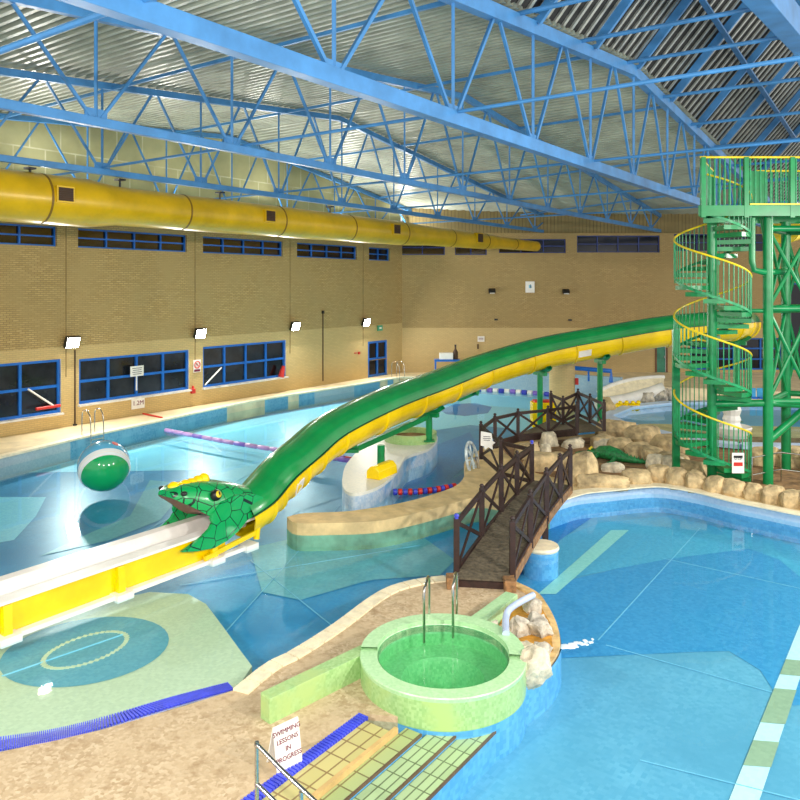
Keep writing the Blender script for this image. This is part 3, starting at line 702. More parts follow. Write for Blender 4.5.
# water
wp = [(p.x, p.y, 0) for p in ed]+[(6, 42.4, 0), (13, 40, 0), (14, 29, 0), (30, 26, 0), (30, 4, 0), (-22, 4, 0)]
ww = struct('water_pool', MB().slab(wp, None, holes=[[(p[0], p[1], 0) for p in hole]]), m_water, label='clear pool water')

# ------------------------------------------------------------------ spa pool
root = thing('spa_pool', 'round green mosaic spa pool with a thick pale green rim', 'spa pool', (JX, JY, ZI))
part(root, 'outer_wall', MB().lathe((JX, JY, 0), [(1.19, -.01), (1.19, .4)], 64), m_jac, smooth=True)
part(root, 'underwater_wall', MB().lathe((JX, JY, 0), [(1.19, -1.0), (1.19, -.01)], 64), m_side, 'blue mosaic below the water line', True)
part(root, 'rim', MB().lathe((JX, JY, 0), [(1.19, .36), (1.20, .41), (1.19, .425), (.96, .425), (.94, .40), (.94, .3)], 64), m_jactop, smooth=True)
part(root, 'bowl', MB().lathe((JX, JY, 0), [(.94, .41), (.94, .10), (.60, .07), (.57, .0), (.50, -.32), (0.001, -.36)], 64), m_jacin, smooth=True)
part(root, 'water', MB().lathe((JX, JY, 0), [(.94, .27), (.001, .27)], 48), m_wgreen, 'still green water')
part(root, 'bowl_floor', MB().lathe((JX, JY, 0), [(.5, -.335), (.3, -.345), (.001, -.345)], 24), M('deep_green_tiles', (58, 160, 112), .4))
rimback = MB().lathe((JX, JY, 0), [(1.19, .42), (1.19, .48), (.95, .48), (.95, .42)], 30, 0, -.15, PI*.98)
part(root, 'raised_back_rim', rimback, m_jactop)
# low green walls beside the spa
a = G(270, 699, .41); b = G(362, 655, .41); a.z = b.z = 0; dl = (b-a).normalized(); nn = V((-dl.y, dl.x, 0))
solo('mosaic_wall', 'low green mosaic wall running left from the round spa pool', 'low wall', MB().slab([tuple((a+ZH*.41)), tuple(b+dl*.15+ZH*.41), tuple(b+dl*.3+nn*.24+ZH*.41), tuple(a+nn*.22+ZH*.41)], ZI-.05), m_jac, bevel=.02)
q = [G(463, 622, .34), G(506, 591, .30), G(518, 594, .30), G(486, 621, .34)]
solo('mosaic_wall', 'low pale green wall from the spa pool towards the bridge', 'low wall', MB().slab(q, ZI-.05), m_jactop, bevel=.02)
def steel(name, parent, pts, r=.022): return part(parent, name, MB().tube(spline(pts, 6), r, 10), m_steel, smooth=True)
for i, (x, yt, yb, xb2) in enumerate(((424, 580, 638, 429), (453, 580, 633, 457))):
    bfront = G(x, yb, .35); top = V((bfront.x, bfront.y, 0)); hgt = .84
    bk = bfront+V((.1, .55, 0)); bk.z = ZI
    root = thing('grab_rail', 'tall steel grab rail at the back of the spa pool, %s one' % ('left', 'right')[i], 'grab rail', bfront, 'spa grab rails')
    steel('rail_tube', root, [V((bfront.x, bfront.y, .28)), V((bfront.x, bfront.y, .7)), V((bfront.x, bfront.y+.02, 1.05)), V((bfront.x+.03, bfront.y+.15, 1.10)), V((bk.x-.03, bk.y-.1, 1.10)), V((bk.x, bk.y, 1.02)), V((bk.x, bk.y, .6)), bk])
    part(root, 'base_flange', MB().tube([bk, bk+ZH*.03], .05, 12), m_steel)
# rocks beside the spa
def rock(px, py, z, rx, ry, rz, label, mat, seed, group, yaw=0, sub=3, blk=False):
    c = G(px, py, z); mb = MB().ico((0, 0, 0), (rx*1.15, ry*1.15, rz*1.15), sub, .28, seed, 2.2)
    if blk: mb = MB().block((0, 0, 0), (rx*.98, ry, rz), seed)
    mb.v = [Matrix.Rotation(yaw, 3, 'Z') @ q for q in mb.v]
    o = solo('rock', label, 'rock', mb, mat, group); o.location = (c.x, c.y, z+rz*.55); return o
RS = [(493, 627, .2, .2, .15, 'small pale rock beside the low green wall', m_rock3, .0), (508, 640, .16, .16, .15, 'small brown rock below the bent blue trough', m_rock, .3), (521, 633, .24, .2, .2, 'upright grey rock in the middle of the spa rock pile', m_rock3, .5),
      (537, 610, .22, .2, .2, 'grey rock at the back of the spa rock pile', m_rock3, .2), (522, 655, .34, .18, .16, 'flat long stone on the left of the spa rock pile', m_rock2, .1), (542, 633, .26, .24, .24, 'largest grey boulder at the water edge of the spa rock pile', m_rock3, .8),
      (546, 655, .16, .14, .13, 'small grey stone on the yellow edge of the spa rock pile', m_rock3, .4), (535, 678, .27, .2, .3, 'big pale pointed slab standing next to the spa rim', m_rock2, .6), (505, 617, .12, .12, .1, 'tiny brown stone at the end of the spa wall', m_rock, 1)]
for i, (x, y, rx, ry, rz, lab, mt, yw) in enumerate(RS): rock(x-4, y+2, ZI, rx, ry, rz, lab, mt, i+1, 'rocks beside the spa', yw)
solo('stone_bed', 'ochre stained ledge under the rocks beside the spa', 'ledge', MB().slab([G(x, y, ZI+.05) for x, y in ((492, 640), (505, 612), (535, 597), (550, 622), (553, 650), (528, 676), (512, 690), (520, 660))], ZI-.05), M('ochre_stone', (190, 136, 48), .8, 0, .35, 4))
tp = [G(506, 634, .5), G(506, 617, .52), G(512, 607, .53), G(533, 595, .5)]
solo('water_trough', 'bent pale blue trough lying across the spa rocks', 'trough', MB().tube(spline(tp, 5), .055, 10), M('pale_blue_glaze', (190, 206, 236), .3), smooth=True)
j = MB()
for i in range(26):
    t = i/25; c = G(560+32*t, 648-7*t, .015); j.ico(c+V((R.uniform(-.05, .05), R.uniform(-.05, .05)*(1+t), 0)), (.09*(1-t)+.02, .04, .012), 1)
solo('water_jet', 'white foaming water jet at the island edge', 'water jet', j, M('foam', (230, 244, 250), .4), smooth=True)

# ------------------------------------------------------------------ sign, handrail
p0, p1 = G(277, 774, ZI), G(302, 761, ZI); ex = (p1-p0).normalized(); nrm = V((ex.y, -ex.x, 0)); lean = (ZH*1-nrm*.18).normalized(); hh = .50; wd = (p1-p0).length
c = (p0+p1)/2
root = thing('floor_sign', 'white standing sign reading swimming lessons in progress', 'sign', c)
part(root, 'board', MB().box(c+lean*hh/2, (wd, .02, hh), (ex, nrm, lean)), m_white)
part(root, 'back_leg', MB().box(c-nrm*.2+ZH*.24-nrm*-.02, (wd*.9, .02, .47), (ex, (nrm-ZH*-.2).normalized(), (ZH+nrm*.28).normalized())), m_white)
for k, tline in enumerate(('SWIMMING', 'LESSONS', 'IN', 'PROGRESS')):
    part(root, 'lettering', text_mb(tline, .076, c+lean*(hh-.08-.098*k)+nrm*.012, ex, lean), m_ink, 'maroon capitals reading %s' % tline.lower())
pt = V((-1.47, 7.7, ZI)); dd = (-VH*1.0-ZH*.30)
root = thing('handrail', 'steel double handrail at the top of the tan steps', 'handrail', pt)
steel('post', root, [pt, pt+ZH*.9, pt+ZH*.95])
steel('top_rail', root, [pt+ZH*.93, pt+ZH*.95+dd*.03, pt+ZH*.93+dd*.5, pt+ZH*.95+dd*1.5])
steel('lower_rail', root, [pt+ZH*.55, pt+ZH*.55+dd*.5, pt+ZH*.55+dd*1.5])
q = pt+dd*.62; steel('post', root, [V((q.x, q.y, -.1)), q+ZH*.9])

# ------------------------------------------------------------------ bridges with dark rails
def rail_run(parent, tops, h, cap=None, posts=True, pw=.11, drop=0.0):
    """posts under the given top points, with top rail, lower rail and crossed braces between"""
    for i, t in enumerate(tops):
        if posts:
            po = part(parent, 'post', MB().box(t-ZH*(h+drop)/2, (pw, pw, h+drop)), m_wood, bevel=.008)
            part(po, 'post_cap', MB().tube([t, t+ZH*.03, t+ZH*.05, t+ZH*.09], [.04, .035, .055, .03], 10), m_ropeblue if cap and i in cap else m_wood, 'blue cap' if cap and i in cap else None)
    for a, b in zip(tops, tops[1:]):
        a1, b1 = a-ZH*.08, b-ZH*.08; a2, b2 = a-ZH*(h-.12), b-ZH*(h-.12)
        part(parent, 'top_rail', MB().beam(a1, b1, .06, .1), m_wood); part(parent, 'bottom_rail', MB().beam(a2, b2, .05, .1), m_wood)
        part(parent, 'cross_brace', MB().beam(a1, b2, .035, .075), m_wood); part(parent, 'cross_brace', MB().beam(a2, b1, .03, .075), m_wood)
n0, n1 = G(452, 577, .24), G(533, 480, .5); r0, r1 = G(509, 580, .24), G(571, 485, .5)
r0 = n0+(r0-n0); 
def br(t, side):   # arched deck line
    a, b = (n0, n1) if side < 0 else (r0, r1); p = a.lerp(b, t); p.z += .16*math.sin(PI*t); return p
root = thing('footbridge', 'dark wooden arched footbridge with crossed rails in front of the rock garden', 'footbridge', (n0+r0)/2)
dkm = MB(); ns = 46
for i in range(ns):
    a, b, c, d_ = br(i/ns, -1), br((i+.9)/ns, -1), br((i+.9)/ns, 1), br(i/ns, 1)
    dkm.add([a, b, c, d_, a-ZH*.05, b-ZH*.05, c-ZH*.05, d_-ZH*.05], [[0, 1, 2, 3], [4, 5, 6, 7], [0, 1, 5, 4], [1, 2, 6, 5], [2, 3, 7, 6], [3, 0, 4, 7]])
part(root, 'deck_planks', dkm, m_plank)
for s in (-1, 1):
    bm2 = MB()
    for i in range(12): bm2.beam(br(i/12, s)-ZH*.1, br((i+1)/12, s)-ZH*.1, .09, .2)
    part(root, 'side_beam', bm2, m_woodl if s > 0 else m_wood)
    e = br(0, s); part(root, 'foot_block', MB().box(V((e.x, e.y-.05, (ZI+e.z)/2+.02)), (.22, .3, e.z-ZI+.06)), m_woodl, bevel=.02)
part(root, 'cross_bearer', MB().beam(br(.0, -1)-ZH*.1, br(.0, 1)-ZH*.1, .12, .12), m_wood)
ts = (.04, .29, .52, .74, .98)
rail_run(root, [br(t, -1)+ZH*1.0 for t in ts], 1.12, {0, 4})
rail_run(root, [br(t, 1)+ZH*1.0 for t in (.04, .27, .52, .77, .98)], 1.12)
pm = br(.5, 1); part(root, 'support_leg', MB().box((pm.x, pm.y, pm.z*.5), (.12, .12, pm.z)), m_wood)
# stub pier below the bridge
sp0 = G(541, 546, .12)
root = thing('round_pier', 'round cream topped tiled pier in the water beside the footbridge', 'pier', (sp0.x, sp0.y, 0))
part(root, 'tiled_drum', MB().lathe((sp0.x, sp0.y, 0), [(.37, -.85), (.37, .1)], 32), m_side, smooth=True)
part(root, 'top', MB().lathe((sp0.x, sp0.y, 0), [(.37, .06), (.39, .1), (.37, .15), (.001, .16)], 32), m_cream, smooth=True)
# fence linking the bridges
fa, fb, fc = P(481, 424, 22.4), P(501, 440, 20.9), P(532, 446, 20.3)
root = thing('rail_fence', 'short dark wooden fence between the two bridges with a white notice', 'fence', fb-ZH*1.1)
rail_run(root, [fa, fb, fc+V((-.03, -.12, 0))], 1.05)
nf = V((-.25, -1, 0)).normalized()
c = P(487, 440, 21.2); exn = V((1, -.25, 0)).normalized()
pts2 = [(-.17, .24), (.13, .2), (.16, -.02), (.24, -.06), (.15, -.13), (.17, -.27), (.04, -.2), (-.06, -.28), (-.08, -.18), (-.18, -.16)]
mb = MB(); k = len(pts2); c2 = V((c.x, c.y, c.z))
mb.add([c2+exn*x+ZH*z+nf*.02 for x, z in pts2]+[c2+exn*x+ZH*z for x, z in pts2], [list(range(k)), list(range(2*k-1, k-1, -1))]+[[i, (i+1) % k, k+(i+1) % k, k+i] for i in range(k)])
nb = solo('notice_board', 'white splash shaped notice on the dark fence post', 'notice', mb, m_white)
part(nb, 'lettering', text_mb('POOL\nRULES', .001, c2+nf*.03, exn, ZH) if False else MB().box(c2+nf*.03+ZH*.1, (.2, .004, .015), (exn, nf, ZH)).box(c2+nf*.03+ZH*.05, (.22, .004, .015), (exn, nf, ZH)).box(c2+nf*.03, (.18, .004, .015), (exn, nf, ZH)), m_black_ink)
# second bridge at the back
root = thing('footbridge', 'dark railed second footbridge behind the rock garden', 'footbridge', P(540, 438, 25.6))
ft = [P(481.5, 426, 22.6), P(495, 416, 24.2), P(518, 411, 25.6), P(548, 408, 25.9), P(577, 404, 25.0)]
bt = [P(551, 393, 28.8), P(563, 398, 28.3), P(578, 391, 28.6), P(590, 396, 27.6), P(604, 402, 25.8)]
rail_run(root, ft[1:], .98); rail_run(root, bt, 1.0)
part(root, 'cross_brace', MB().beam(ft[0]-ZH*.08, ft[1]-ZH*.08, .06, .1), m_wood)
dq = [V((p.x, p.y, p.z-.95)) for p in ft[1:]]+[V((p.x, p.y, p.z-1.0)) for p in reversed(bt)]
part(root, 'deck_planks', MB().slab(dq, None), m_plank)
part(root, 'side_beam', MB().beam(dq[1], dq[2], .08, .2).beam(dq[2], dq[3], .08, .2).beam(dq[0], dq[1], .08, .2), m_wood)
# clear disc on a stand at the path end
c = P(472, 459, 22.4)
root = thing('spray_disc', 'clear oval spray disc leaning beside the fence on the sand path', 'water toy', V((c.x, c.y, ZL)))
ml = M('clear_plastic', (206, 216, 220), .1, 0, .3, 6)
nd = V((.75, -.6, .2)).normalized(); s1 = nd.cross(ZH).normalized(); s2 = s1.cross(nd)
mb = MB(); n = 28
ringp = [c+(s1*math.cos(k*2*PI/n)*.28+s2*math.sin(k*2*PI/n)*.5) for k in range(n+1)]
part(root, 'rim', MB().tube(ringp, .045, 8, False), ml, smooth=True)
part(root, 'disc', MB().add([c+nd*.02]+[p+nd*.01 for p in ringp[:-1]], [[0, k+1, (k+1) % n+1] for k in range(n)]), watermat('clear_sheet', (.86, .9, .92), .3, 1.5), 'clear sheet')
part(root, 'spokes', MB().beam(ringp[0], ringp[14], .03, .05).beam(ringp[7], ringp[21], .03, .05).beam(ringp[4], ringp[18], .03, .05).beam(ringp[11], ringp[25], .03, .05), ml)
part(root, 'stand', MB().tube([V((c.x+.2, c.y, ZL)), V((c.x+.12, c.y, ZL+.35))], .05, 8), m_steel)

# ------------------------------------------------------------------ rocks of the garden
RG = [(548, 446, .30, .25, .32, 'pale square rock right behind the near footbridge end', m_rock2), (545, 455, .2, .2, .22, 'small pale rock below the square rock behind the footbridge', m_rock2), (573, 447, .42, .3, .2, 'flat pale rock left of the green crocodile', m_rock2),
      (604, 448, .36, .25, .2, 'pale slab behind the green crocodile', m_rock2), (613, 471, .34, .28, .16, 'pale slab in front of the green crocodile', m_rock2), (527, 458, .4, .3, .3, 'tan rock touching the blue capped bridge post', m_rock),
      (540, 470, .5, .3, .34, 'tan rock inside the end of the footbridge', m_rock), (584, 482, .4, .35, .55, 'tall upright tan rock at the right end of the footbridge', m_rock), (558, 466, .5, .35, .25, 'broad tan rock between footbridge and crocodile', m_rock)]
for i, (x, y, a, b, c_, lab, mt) in enumerate(RG): rock(x, y, ZL, a, b, c_, lab, mt, 20+i, 'garden rocks', R.uniform(-.4, .4), 3, True)
RE = [(603, 486, .72, .28, .20), (636, 483, .42, .28, .24), (657, 480, .30, .28, .28), (655, 468, .26, .25, .28), (674, 471, .34, .28, .28), (676, 484, .30, .28, .28), (696, 487, .30, .28, .27), (714, 491, .29, .28, .24), (733, 494, .30, .28, .23), (752, 497, .27, .28, .23), (771, 501, .29, .28, .26), (791, 505, .31, .28, .25), (813, 509, .34, .28, .26)]
names = ['long low tan rock at the pool edge nearest the footbridge', 'tan edge rock second from the footbridge', 'tan edge rock third from the footbridge', 'pale rock behind the edge row right of the crocodile', 'pale rock behind the edge row left of the spiral stair', 'edge rock left of the foot of the spiral stair', 'edge rock just below the spiral stair column', 'edge rock below the lowest stair step', 'edge rock below the warning notice on the stair', 'edge rock left of the big green tower pipe', 'edge rock right of the big green tower pipe', 'edge rock at the right border of the picture', 'edge rock beyond the right border']
for i, (x, y, a, b, c_) in enumerate(RE): rock(x, y, ZL, a, b, c_, names[i], m_rock if i not in (3, 4) else m_rock2, 40+i, 'pool edge rocks', R.uniform(-.15, .15), 3, True)
RW = [(604, 446, .46, .4, .24), (620, 450, .44, .4, .25), (638, 456, .44, .4, .26), (656, 462, .44, .4, .28), (674, 468, .44, .4, .28), (692, 475, .42, .4, .26), (616, 437, .74, .4, .40), (643, 444, .72, .4, .38), (669, 452, .68, .4, .38), (764, 464, .5, .4, .34), (792, 466, .55, .4, .36), (816, 468, .55, .4, .36)]
nw = ['front row beside the second bridge', 'front row second from the second bridge', 'front row third from the second bridge', 'front row fourth from the second bridge', 'front row near the stair', 'front row next to the stair', 'top row at the second bridge', 'top row in the middle', 'top row near the stair', 'right of the stair behind the pipe', 'right of the far tower pipe', 'beyond the right border']
for i, (x, y, a, b, c_) in enumerate(RW): rock(x, y, ZL, a, b, c_, 'tan block of the raised pool wall, '+nw[i], m_rock, 60+i, 'blocks of the raised pool wall', R.uniform(-.15, .15), 3, True)
# crocodile figure
cA, cB = G(655, 465, ZL), G(574, 456, ZL); ax = (cB-cA); ax.z = 0; Lc = ax.length; ax.normalize(); sd = V((-ax.y, ax.x, 0))
m_croc = M('crocodile_green', (24, 120, 62), .5, 0, .35, 14, .02)
root = thing('crocodile_figure', 'green crocodile figure lying among the rocks', 'crocodile figure', cA)
st_ = [(0, .02, .03), (.12, .06, .07), (.3, .12, .14), (.42, .24, .24), (.55, .3, .28), (.68, .24, .24), (.74, .14, .16), (.8, .15, .17), (.86, .11, .1), (.95, .08, .07), (1.0, .05, .04)]
pts3 = []; mb = MB(); n = 12
for s, wv, hv in st_:
    hv *= .8; c = cA+ax*(s*Lc)+sd*(.18*math.sin(s*5))+ZH*(hv+.02)
    for k in range(n):
        a = 2*PI*k/n; pts3.append(c+sd*wv*math.cos(a)+ZH*hv*math.sin(a))
fs = [[i*n+k, i*n+(k+1) % n, (i+1)*n+(k+1) % n, (i+1)*n+k] for i in range(len(st_)-1) for k in range(n)]+[list(range(n)), [len(pts3)-1-k for k in range(n)]]
mb.add(pts3, fs)
for s, q in ((.45, 1), (.45, -1), (.68, 1), (.68, -1)):
    c = cA+ax*(s*Lc)+sd*(.18*math.sin(s*5)); mb.tube([c+sd*q*.15+ZH*.2, c+sd*q*.32+ZH*.15, c+sd*q*.36+ax*.1+ZH*.04, c+sd*q*.36+ax*.2+ZH*.02], [.08, .06, .05, .04], 8)
for s in range(14):
    t = .1+.6*s/14; c = cA+ax*(t*Lc)+sd*(.18*math.sin(t*5)); hv = .06+.30*min(1, t*2); mb.tube([c+ZH*(hv-.04), c+ZH*(hv+.06)], [.05, .008], 5)
part(root, 'body', mb, m_croc, smooth=True)
for q in (-1, 1):
    c = cA+ax*(.8*Lc)+sd*(.18*math.sin(4)+q*.09)+ZH*.28; part(root, 'eye', MB().ico(c, .045, 2), m_yrail, smooth=True)

# ------------------------------------------------------------------ boat shaped planter island
ZB = .45
bo = [(342, 480), (347, 463), (366, 444), (383, 435), (411, 431), (434, 434), (437, 440), (428, 449), (406, 457), (398, 470), (381, 485), (358, 493), (345, 490)]
bp_ = spline([G(x, y, ZB) for x, y in bo]+[G(*bo[0], ZB)], 6)[:-1]
root = thing('planter_island', 'white boat shaped mosaic island with a round planter in the left pool', 'planter island', G(380, 470, 0))
part(root, 'top', MB().slab([(p.x, p.y, ZB) for p in bp_], ZB-.08), m_boat)
sm = MB(); k = len(bp_)
sm.add([p-ZH*.08 for p in bp_]+[V((p.x, p.y, ZF)) for p in bp_], [[i, (i+1) % k, k+(i+1) % k, k+i] for i in range(k)])
part(root, 'side_wall', sm, m_boatside, 'blue and white mosaic side')
cx = (G(384, 441, ZB)+G(437, 441, ZB))/2; rr = (G(437, 441, ZB)-G(384, 441, ZB)).length/2
part(root, 'planter_ring', MB().lathe((cx.x, cx.y+.2, 0), [(rr, ZB-.3), (rr, ZB+.28), (rr-.14, ZB+.28), (rr-.14, ZB-.1)], 40), m_jac, 'pale green mosaic ring')
part(root, 'soil', MB().lathe((cx.x, cx.y+.2, 0), [(rr-.14, ZB+.1), (.001, ZB+.1)], 32), m_soil)
pb = G(381, 478, ZB)
d1 = (G(395, 470, ZB)-G(369, 481, ZB)).normalized(); d2 = V((-d1.y, d1.x, 0))
mb = MB(); cc = G(382, 475.5, ZB); hl = .48; pr = [(-.22, 0), (.22, 0), (.2, .22), (.08, .34), (-.08, .34), (-.2, .22)]
mb.add([cc+d1*s*hl+d2*x+ZH*z for s in (-1, 1) for x, z in pr], [list(range(6)), list(range(11, 5, -1))]+[[i, (i+1) % 6, 6+(i+1) % 6, 6+i] for i in range(6)])
solo('foam_float', 'yellow padded block around the green slide post on the white island', 'padding block', mb, m_yel, bevel=.02)

# ------------------------------------------------------------------ water slide
RT = .56
sp = [(238, 516, 16.6), (252, 506, 17.0), (266, 491, 17.6), (282, 474, 18.2), (300, 459, 19), (330, 435, 20.4), (385, 408, 22.8), (435, 389, 25.3), (480, 371.5, 27.6), (540, 353.5, 29.4), (600, 342, 30.2), (665, 331, 30.6), (720, 326, 30.8), (736, 324.5, 31.2), (744, 324, 32.6), (746, 323, 35)]
path = spline([P(*q) for q in sp], 8)
def RTi(i): return .50+.12*min(1, i/60)
root = thing('water_slide', 'long closed tube water slide, green above and yellow below, ending in a snake head', 'water slide', path[0])
def frame_at(i):
    t = (path[min(i+1, len(path)-1)]-path[max(i-1, 0)]).normalized(); s = t.cross(ZH).normalized(); return t, s, s.cross(t)
def half(a0, a1, r, i0=0, i1=None):
    mb = MB(); n = 14; vs = []; i1 = len(path) if i1 is None else i1; m = i1-i0
    for i in range(i0, i1):
        t, s, u = frame_at(i)
        for k in range(n+1):
            a = a0+(a1-a0)*k/n; vs.append(path[i]+(s*math.cos(a)+u*math.sin(a))*(RTi(i)+r))
    mb.add(vs, [[i*(n+1)+k, i*(n+1)+k+1, (i+1)*(n+1)+k+1, (i+1)*(n+1)+k] for i in range(m-1) for k in range(n)]); return mb
part(root, 'upper_shell', half(.16, PI-.16, 0), m_tubeg, 'green upper half', True)
part(root, 'lower_shell', half(PI-.18, 2*PI+.18, .015), m_tubey, 'yellow lower half', True)
m_seam = M('dark_green_seam', (10, 70, 40), .4)
for sgn in (-1, 1):
    fl1 = MB()
    for i in range(len(path)-1):
        t, s, u = frame_at(i); t2, s2, u2 = frame_at(i+1)
        fl1.beam(path[i]+(s*sgn*math.cos(.17)+u*math.sin(.17))*(RTi(i)+.02), path[i+1]+(s2*sgn*math.cos(.17)+u2*math.sin(.17))*(RTi(i+1)+.02), .045, .024)
    part(root, 'seam_flange', fl1, m_seam)
for i in range(10, len(path)-8, 6):
    t, s, u = frame_at(i); mb = MB(); n = 24
    a0, a1 = PI-.16, 2*PI+.16; RT = RTi(i)
    vs = []
    for off, rr_ in ((-.05, RT+.01), (-.02, RT+.055), (.02, RT+.055), (.05, RT+.01)):
        for k in range(n+1):
            a = a0+(a1-a0)*k/n; vs.append(path[i]+t*off+(s*math.cos(a)+u*math.sin(a))*rr_)
    mb.add(vs, [[j*(n+1)+k, j*(n+1)+k+1, (j+1)*(n+1)+k+1, (j+1)*(n+1)+k] for j in range(3) for k in range(n)])
    part(root, 'joint_ring', mb, m_tubey, None, True)
def near_i(px): return min(range(len(path)), key=lambda i: abs(400+F*path[i].x/path[i].y-px))
# stickers on the tube
for x, lab in ((279, 'small white warning sticker'), (577, 'white sticker')):
    i = near_i(x); t, s, u = frame_at(i); a = -.4; RT = RTi(i); o_ = s if s.y < 0 else -s
    n_ = (o_*math.cos(a)+u*math.sin(a)); c = path[i]+n_*(RT+.02); e2 = n_.cross(t)
    part(root, 'sticker', MB().box(c, (.3 if x == 279 else .55, .34 if x == 279 else .26, .03), (t, e2, n_)), m_white, lab)
    if x == 279: part(root, 'sticker_mark', MB().tube([c+n_*.012, c+n_*.02], .1, 3), m_yel, 'yellow warning triangle')
# supports
def support(x, base, lab, arm=None):
    i = near_i(x); p = path[i]; RT = RTi(i); t, s, u = frame_at(i)
    r_ = thing('slide_support', lab, 'slide support', base, 'green slide supports')
    top = V((base.x, base.y, p.z-RT-.16))
    part(r_, 'post', MB().tube([base, top], .11, 14), m_green, smooth=True)
    part(r_, 'base_plate', MB().box(base+ZH*.02, (.36, .36, .04)), m_green)
    part(r_, 'arm', MB().beam(top-s*.35, V((p.x, p.y, p.z-RT-.16))+s*.35 if arm else top+s*.35, .16, .14), m_green)
    sad = MB(); n = 12; vs = []
    for off in (-.1, .1):
        for rr_ in (RT+.03, RT+.16):
            for k in range(n+1):
                a = 1.25*PI+.5*PI*k/n; vs.append(p+t*off+(s*math.cos(a)+u*math.sin(a))*rr_)
    q = n+1; sad.add(vs, [f for k in range(n) for f in ([k, k+1, q+k+1, q+k], [2*q+k, 2*q+k+1, 3*q+k+1, 3*q+k], [k, k+1, 2*q+k+1, 2*q+k], [q+k, q+k+1, 3*q+k+1, 3*q+k])])
    part(r_, 'saddle', sad, m_green); return r_
i = near_i(430); support(429, V((path[i].x, path[i].y, ZB+.1)), 'green slide post in the round planter of the white island')
for x, lab, yb in ((538, 'green slide post above the yellow slide base behind the second bridge', None), (600, 'green slide post left of the green door', None), (738, 'green slide post behind the spiral stair tower', None)):
    i = near_i(x); b = V((path[i].x, path[i].y, 0.02)); support(x, b, lab)
i = near_i(465); t, s, u = frame_at(i); RT = RTi(i); q = path[i]-u*(RT+.12)
part(root, 'bracket_arm', MB().beam(q-s*.1-t*.55, q-s*.1+t*.5, .16, .14).beam(q+t*.3-ZH*.02, q+t*.55+u*.35, .3, .16), m_green, 'green bracket under the tube')
# leaning arm in front of the tube on the white island
pt1 = G(381, 470, ZB); i = near_i(352)
r_ = thing('slide_support', 'green slanted support beam on a post with yellow padding below the slide', 'slide support', pt1, 'green slide supports')
zt = 1.42; e1 = P(352, 450, 21.5); e2 = P(426, 417, 24.8)
part(r_, 'post', MB().tube([pt1, V((pt1.x, pt1.y, e1.lerp(e2, .4).z))], .11, 14), m_green, smooth=True)
part(r_, 'arm', MB().beam(e1, e2, .18, .16), m_green)
part(r_, 'bracket', MB().box(e1, (.4, .35, .1)).box(e1+ZH*.12, (.3, .2, .1)), m_green)

# run-out trough
b0, b1 = G(245, 548, 0), G(-40, 656, 0); du = (b1-b0).normalized(); L = (b1-b0).length
nv = V((du.y, -du.x, 0)); nv = nv if nv.y > 0 else -nv   # away from the camera side
TW, TH = 1.05, .62
root = thing('slide_trough', 'white topped slide run-out trough with yellow side panels standing in the pool', 'slide trough', b0)
st0 = .55
def tr(s, across, z): q = b0+du*s+nv*across; return V((q.x, q.y, z))
pan = MB().add([tr(st0, .02, .06), tr(L, .02, .06), tr(L, .0, TH-.05), tr(st0, .0, TH-.05), tr(st0, .06, .06), tr(L, .06, .06), tr(L, .06, TH-.05), tr(st0, .06, TH-.05)], [[0, 1, 2, 3], [4, 5, 6, 7], [0, 1, 5, 4], [3, 2, 6, 7], [0, 3, 7, 4], [1, 2, 6, 5]])
part(root, 'side_panel', pan, m_tubey)
pan2 = MB().beam(tr(st0, TW, .32), tr(L, TW, .32), .06, .5); part(root, 'side_panel', pan2, m_tubey)
prof = [(-.05, TH-.05), (-.05, TH), (.2, TH+.01), (.24, TH-.03), (.3, TH-.28), (TW/2, TH-.36), (TW-.3, TH-.28), (TW-.24, TH-.03), (TW-.2, TH+.01), (TW+.05, TH), (TW+.05, TH-.05)]
ch = MB(); k = len(prof); ch.add([tr(s, a, z) for s in (-.3, L) for a, z in prof], [[i, i+1, k+i+1, k+i] for i in range(k-1)])
part(root, 'channel', ch, m_white, 'white glossy channel and rims', True)
part(root, 'base_rail', MB().beam(tr(-.1, -.06, .04), tr(L, -.06, .04), .14, .08), m_white)
for s in [(G(x, y, 0)-b0).dot(du) for x, y in ((213, 561), (119, 596), (5, 639))]:
    if s < L: 
        part(root, 'post', MB().beam(tr(s, -.06, .08), tr(s, -.03, TH-.06), .12, .14, du), m_tubey); part(root, 'foot', MB().box(tr(s, -.08, .03), (.34, .3, .13), (du, nv, ZH)), m_white)
part(root, 'foot', MB().box(tr(-.05, -.05, .03), (.34, .3, .14), (du, nv, ZH)), m_white)

# snake head: hood over the trough mouth
def snakemat():
    m, t, N, L_, b = nodes('snake_scales'); v = coord(t)
    vo = N.new('ShaderNodeTexVoronoi'); vo.feature = 'DISTANCE_TO_EDGE'; vo.inputs['Scale'].default_value = 3.4; vo.inputs['Randomness'].default_value = .7; L_.new(v, vo.inputs['Vector'])
    f = N.new('ShaderNodeMath'); f.operation = 'LESS_THAN'; f.inputs[1].default_value = .026; L_.new(vo.outputs['Distance'], f.inputs[0])
    L_.new(mixc(t, f.outputs[0], (12, 158, 82), (6, 40, 30)), b.inputs['Base Color']); b.inputs['Roughness'].default_value = .25; b.inputs['Coat Weight'].default_value = .3; return m
m_snake = snakemat(); m_mouth = M('mouth_pink', (150, 112, 100), .5)
root = thing('snake_head', 'green scaled snake head with yellow eyes and open mouth at the slide end', 'snake head', tr(.6, TW/2, TH))
def hd(s, across, z): return tr(s, TW/2+across, z)
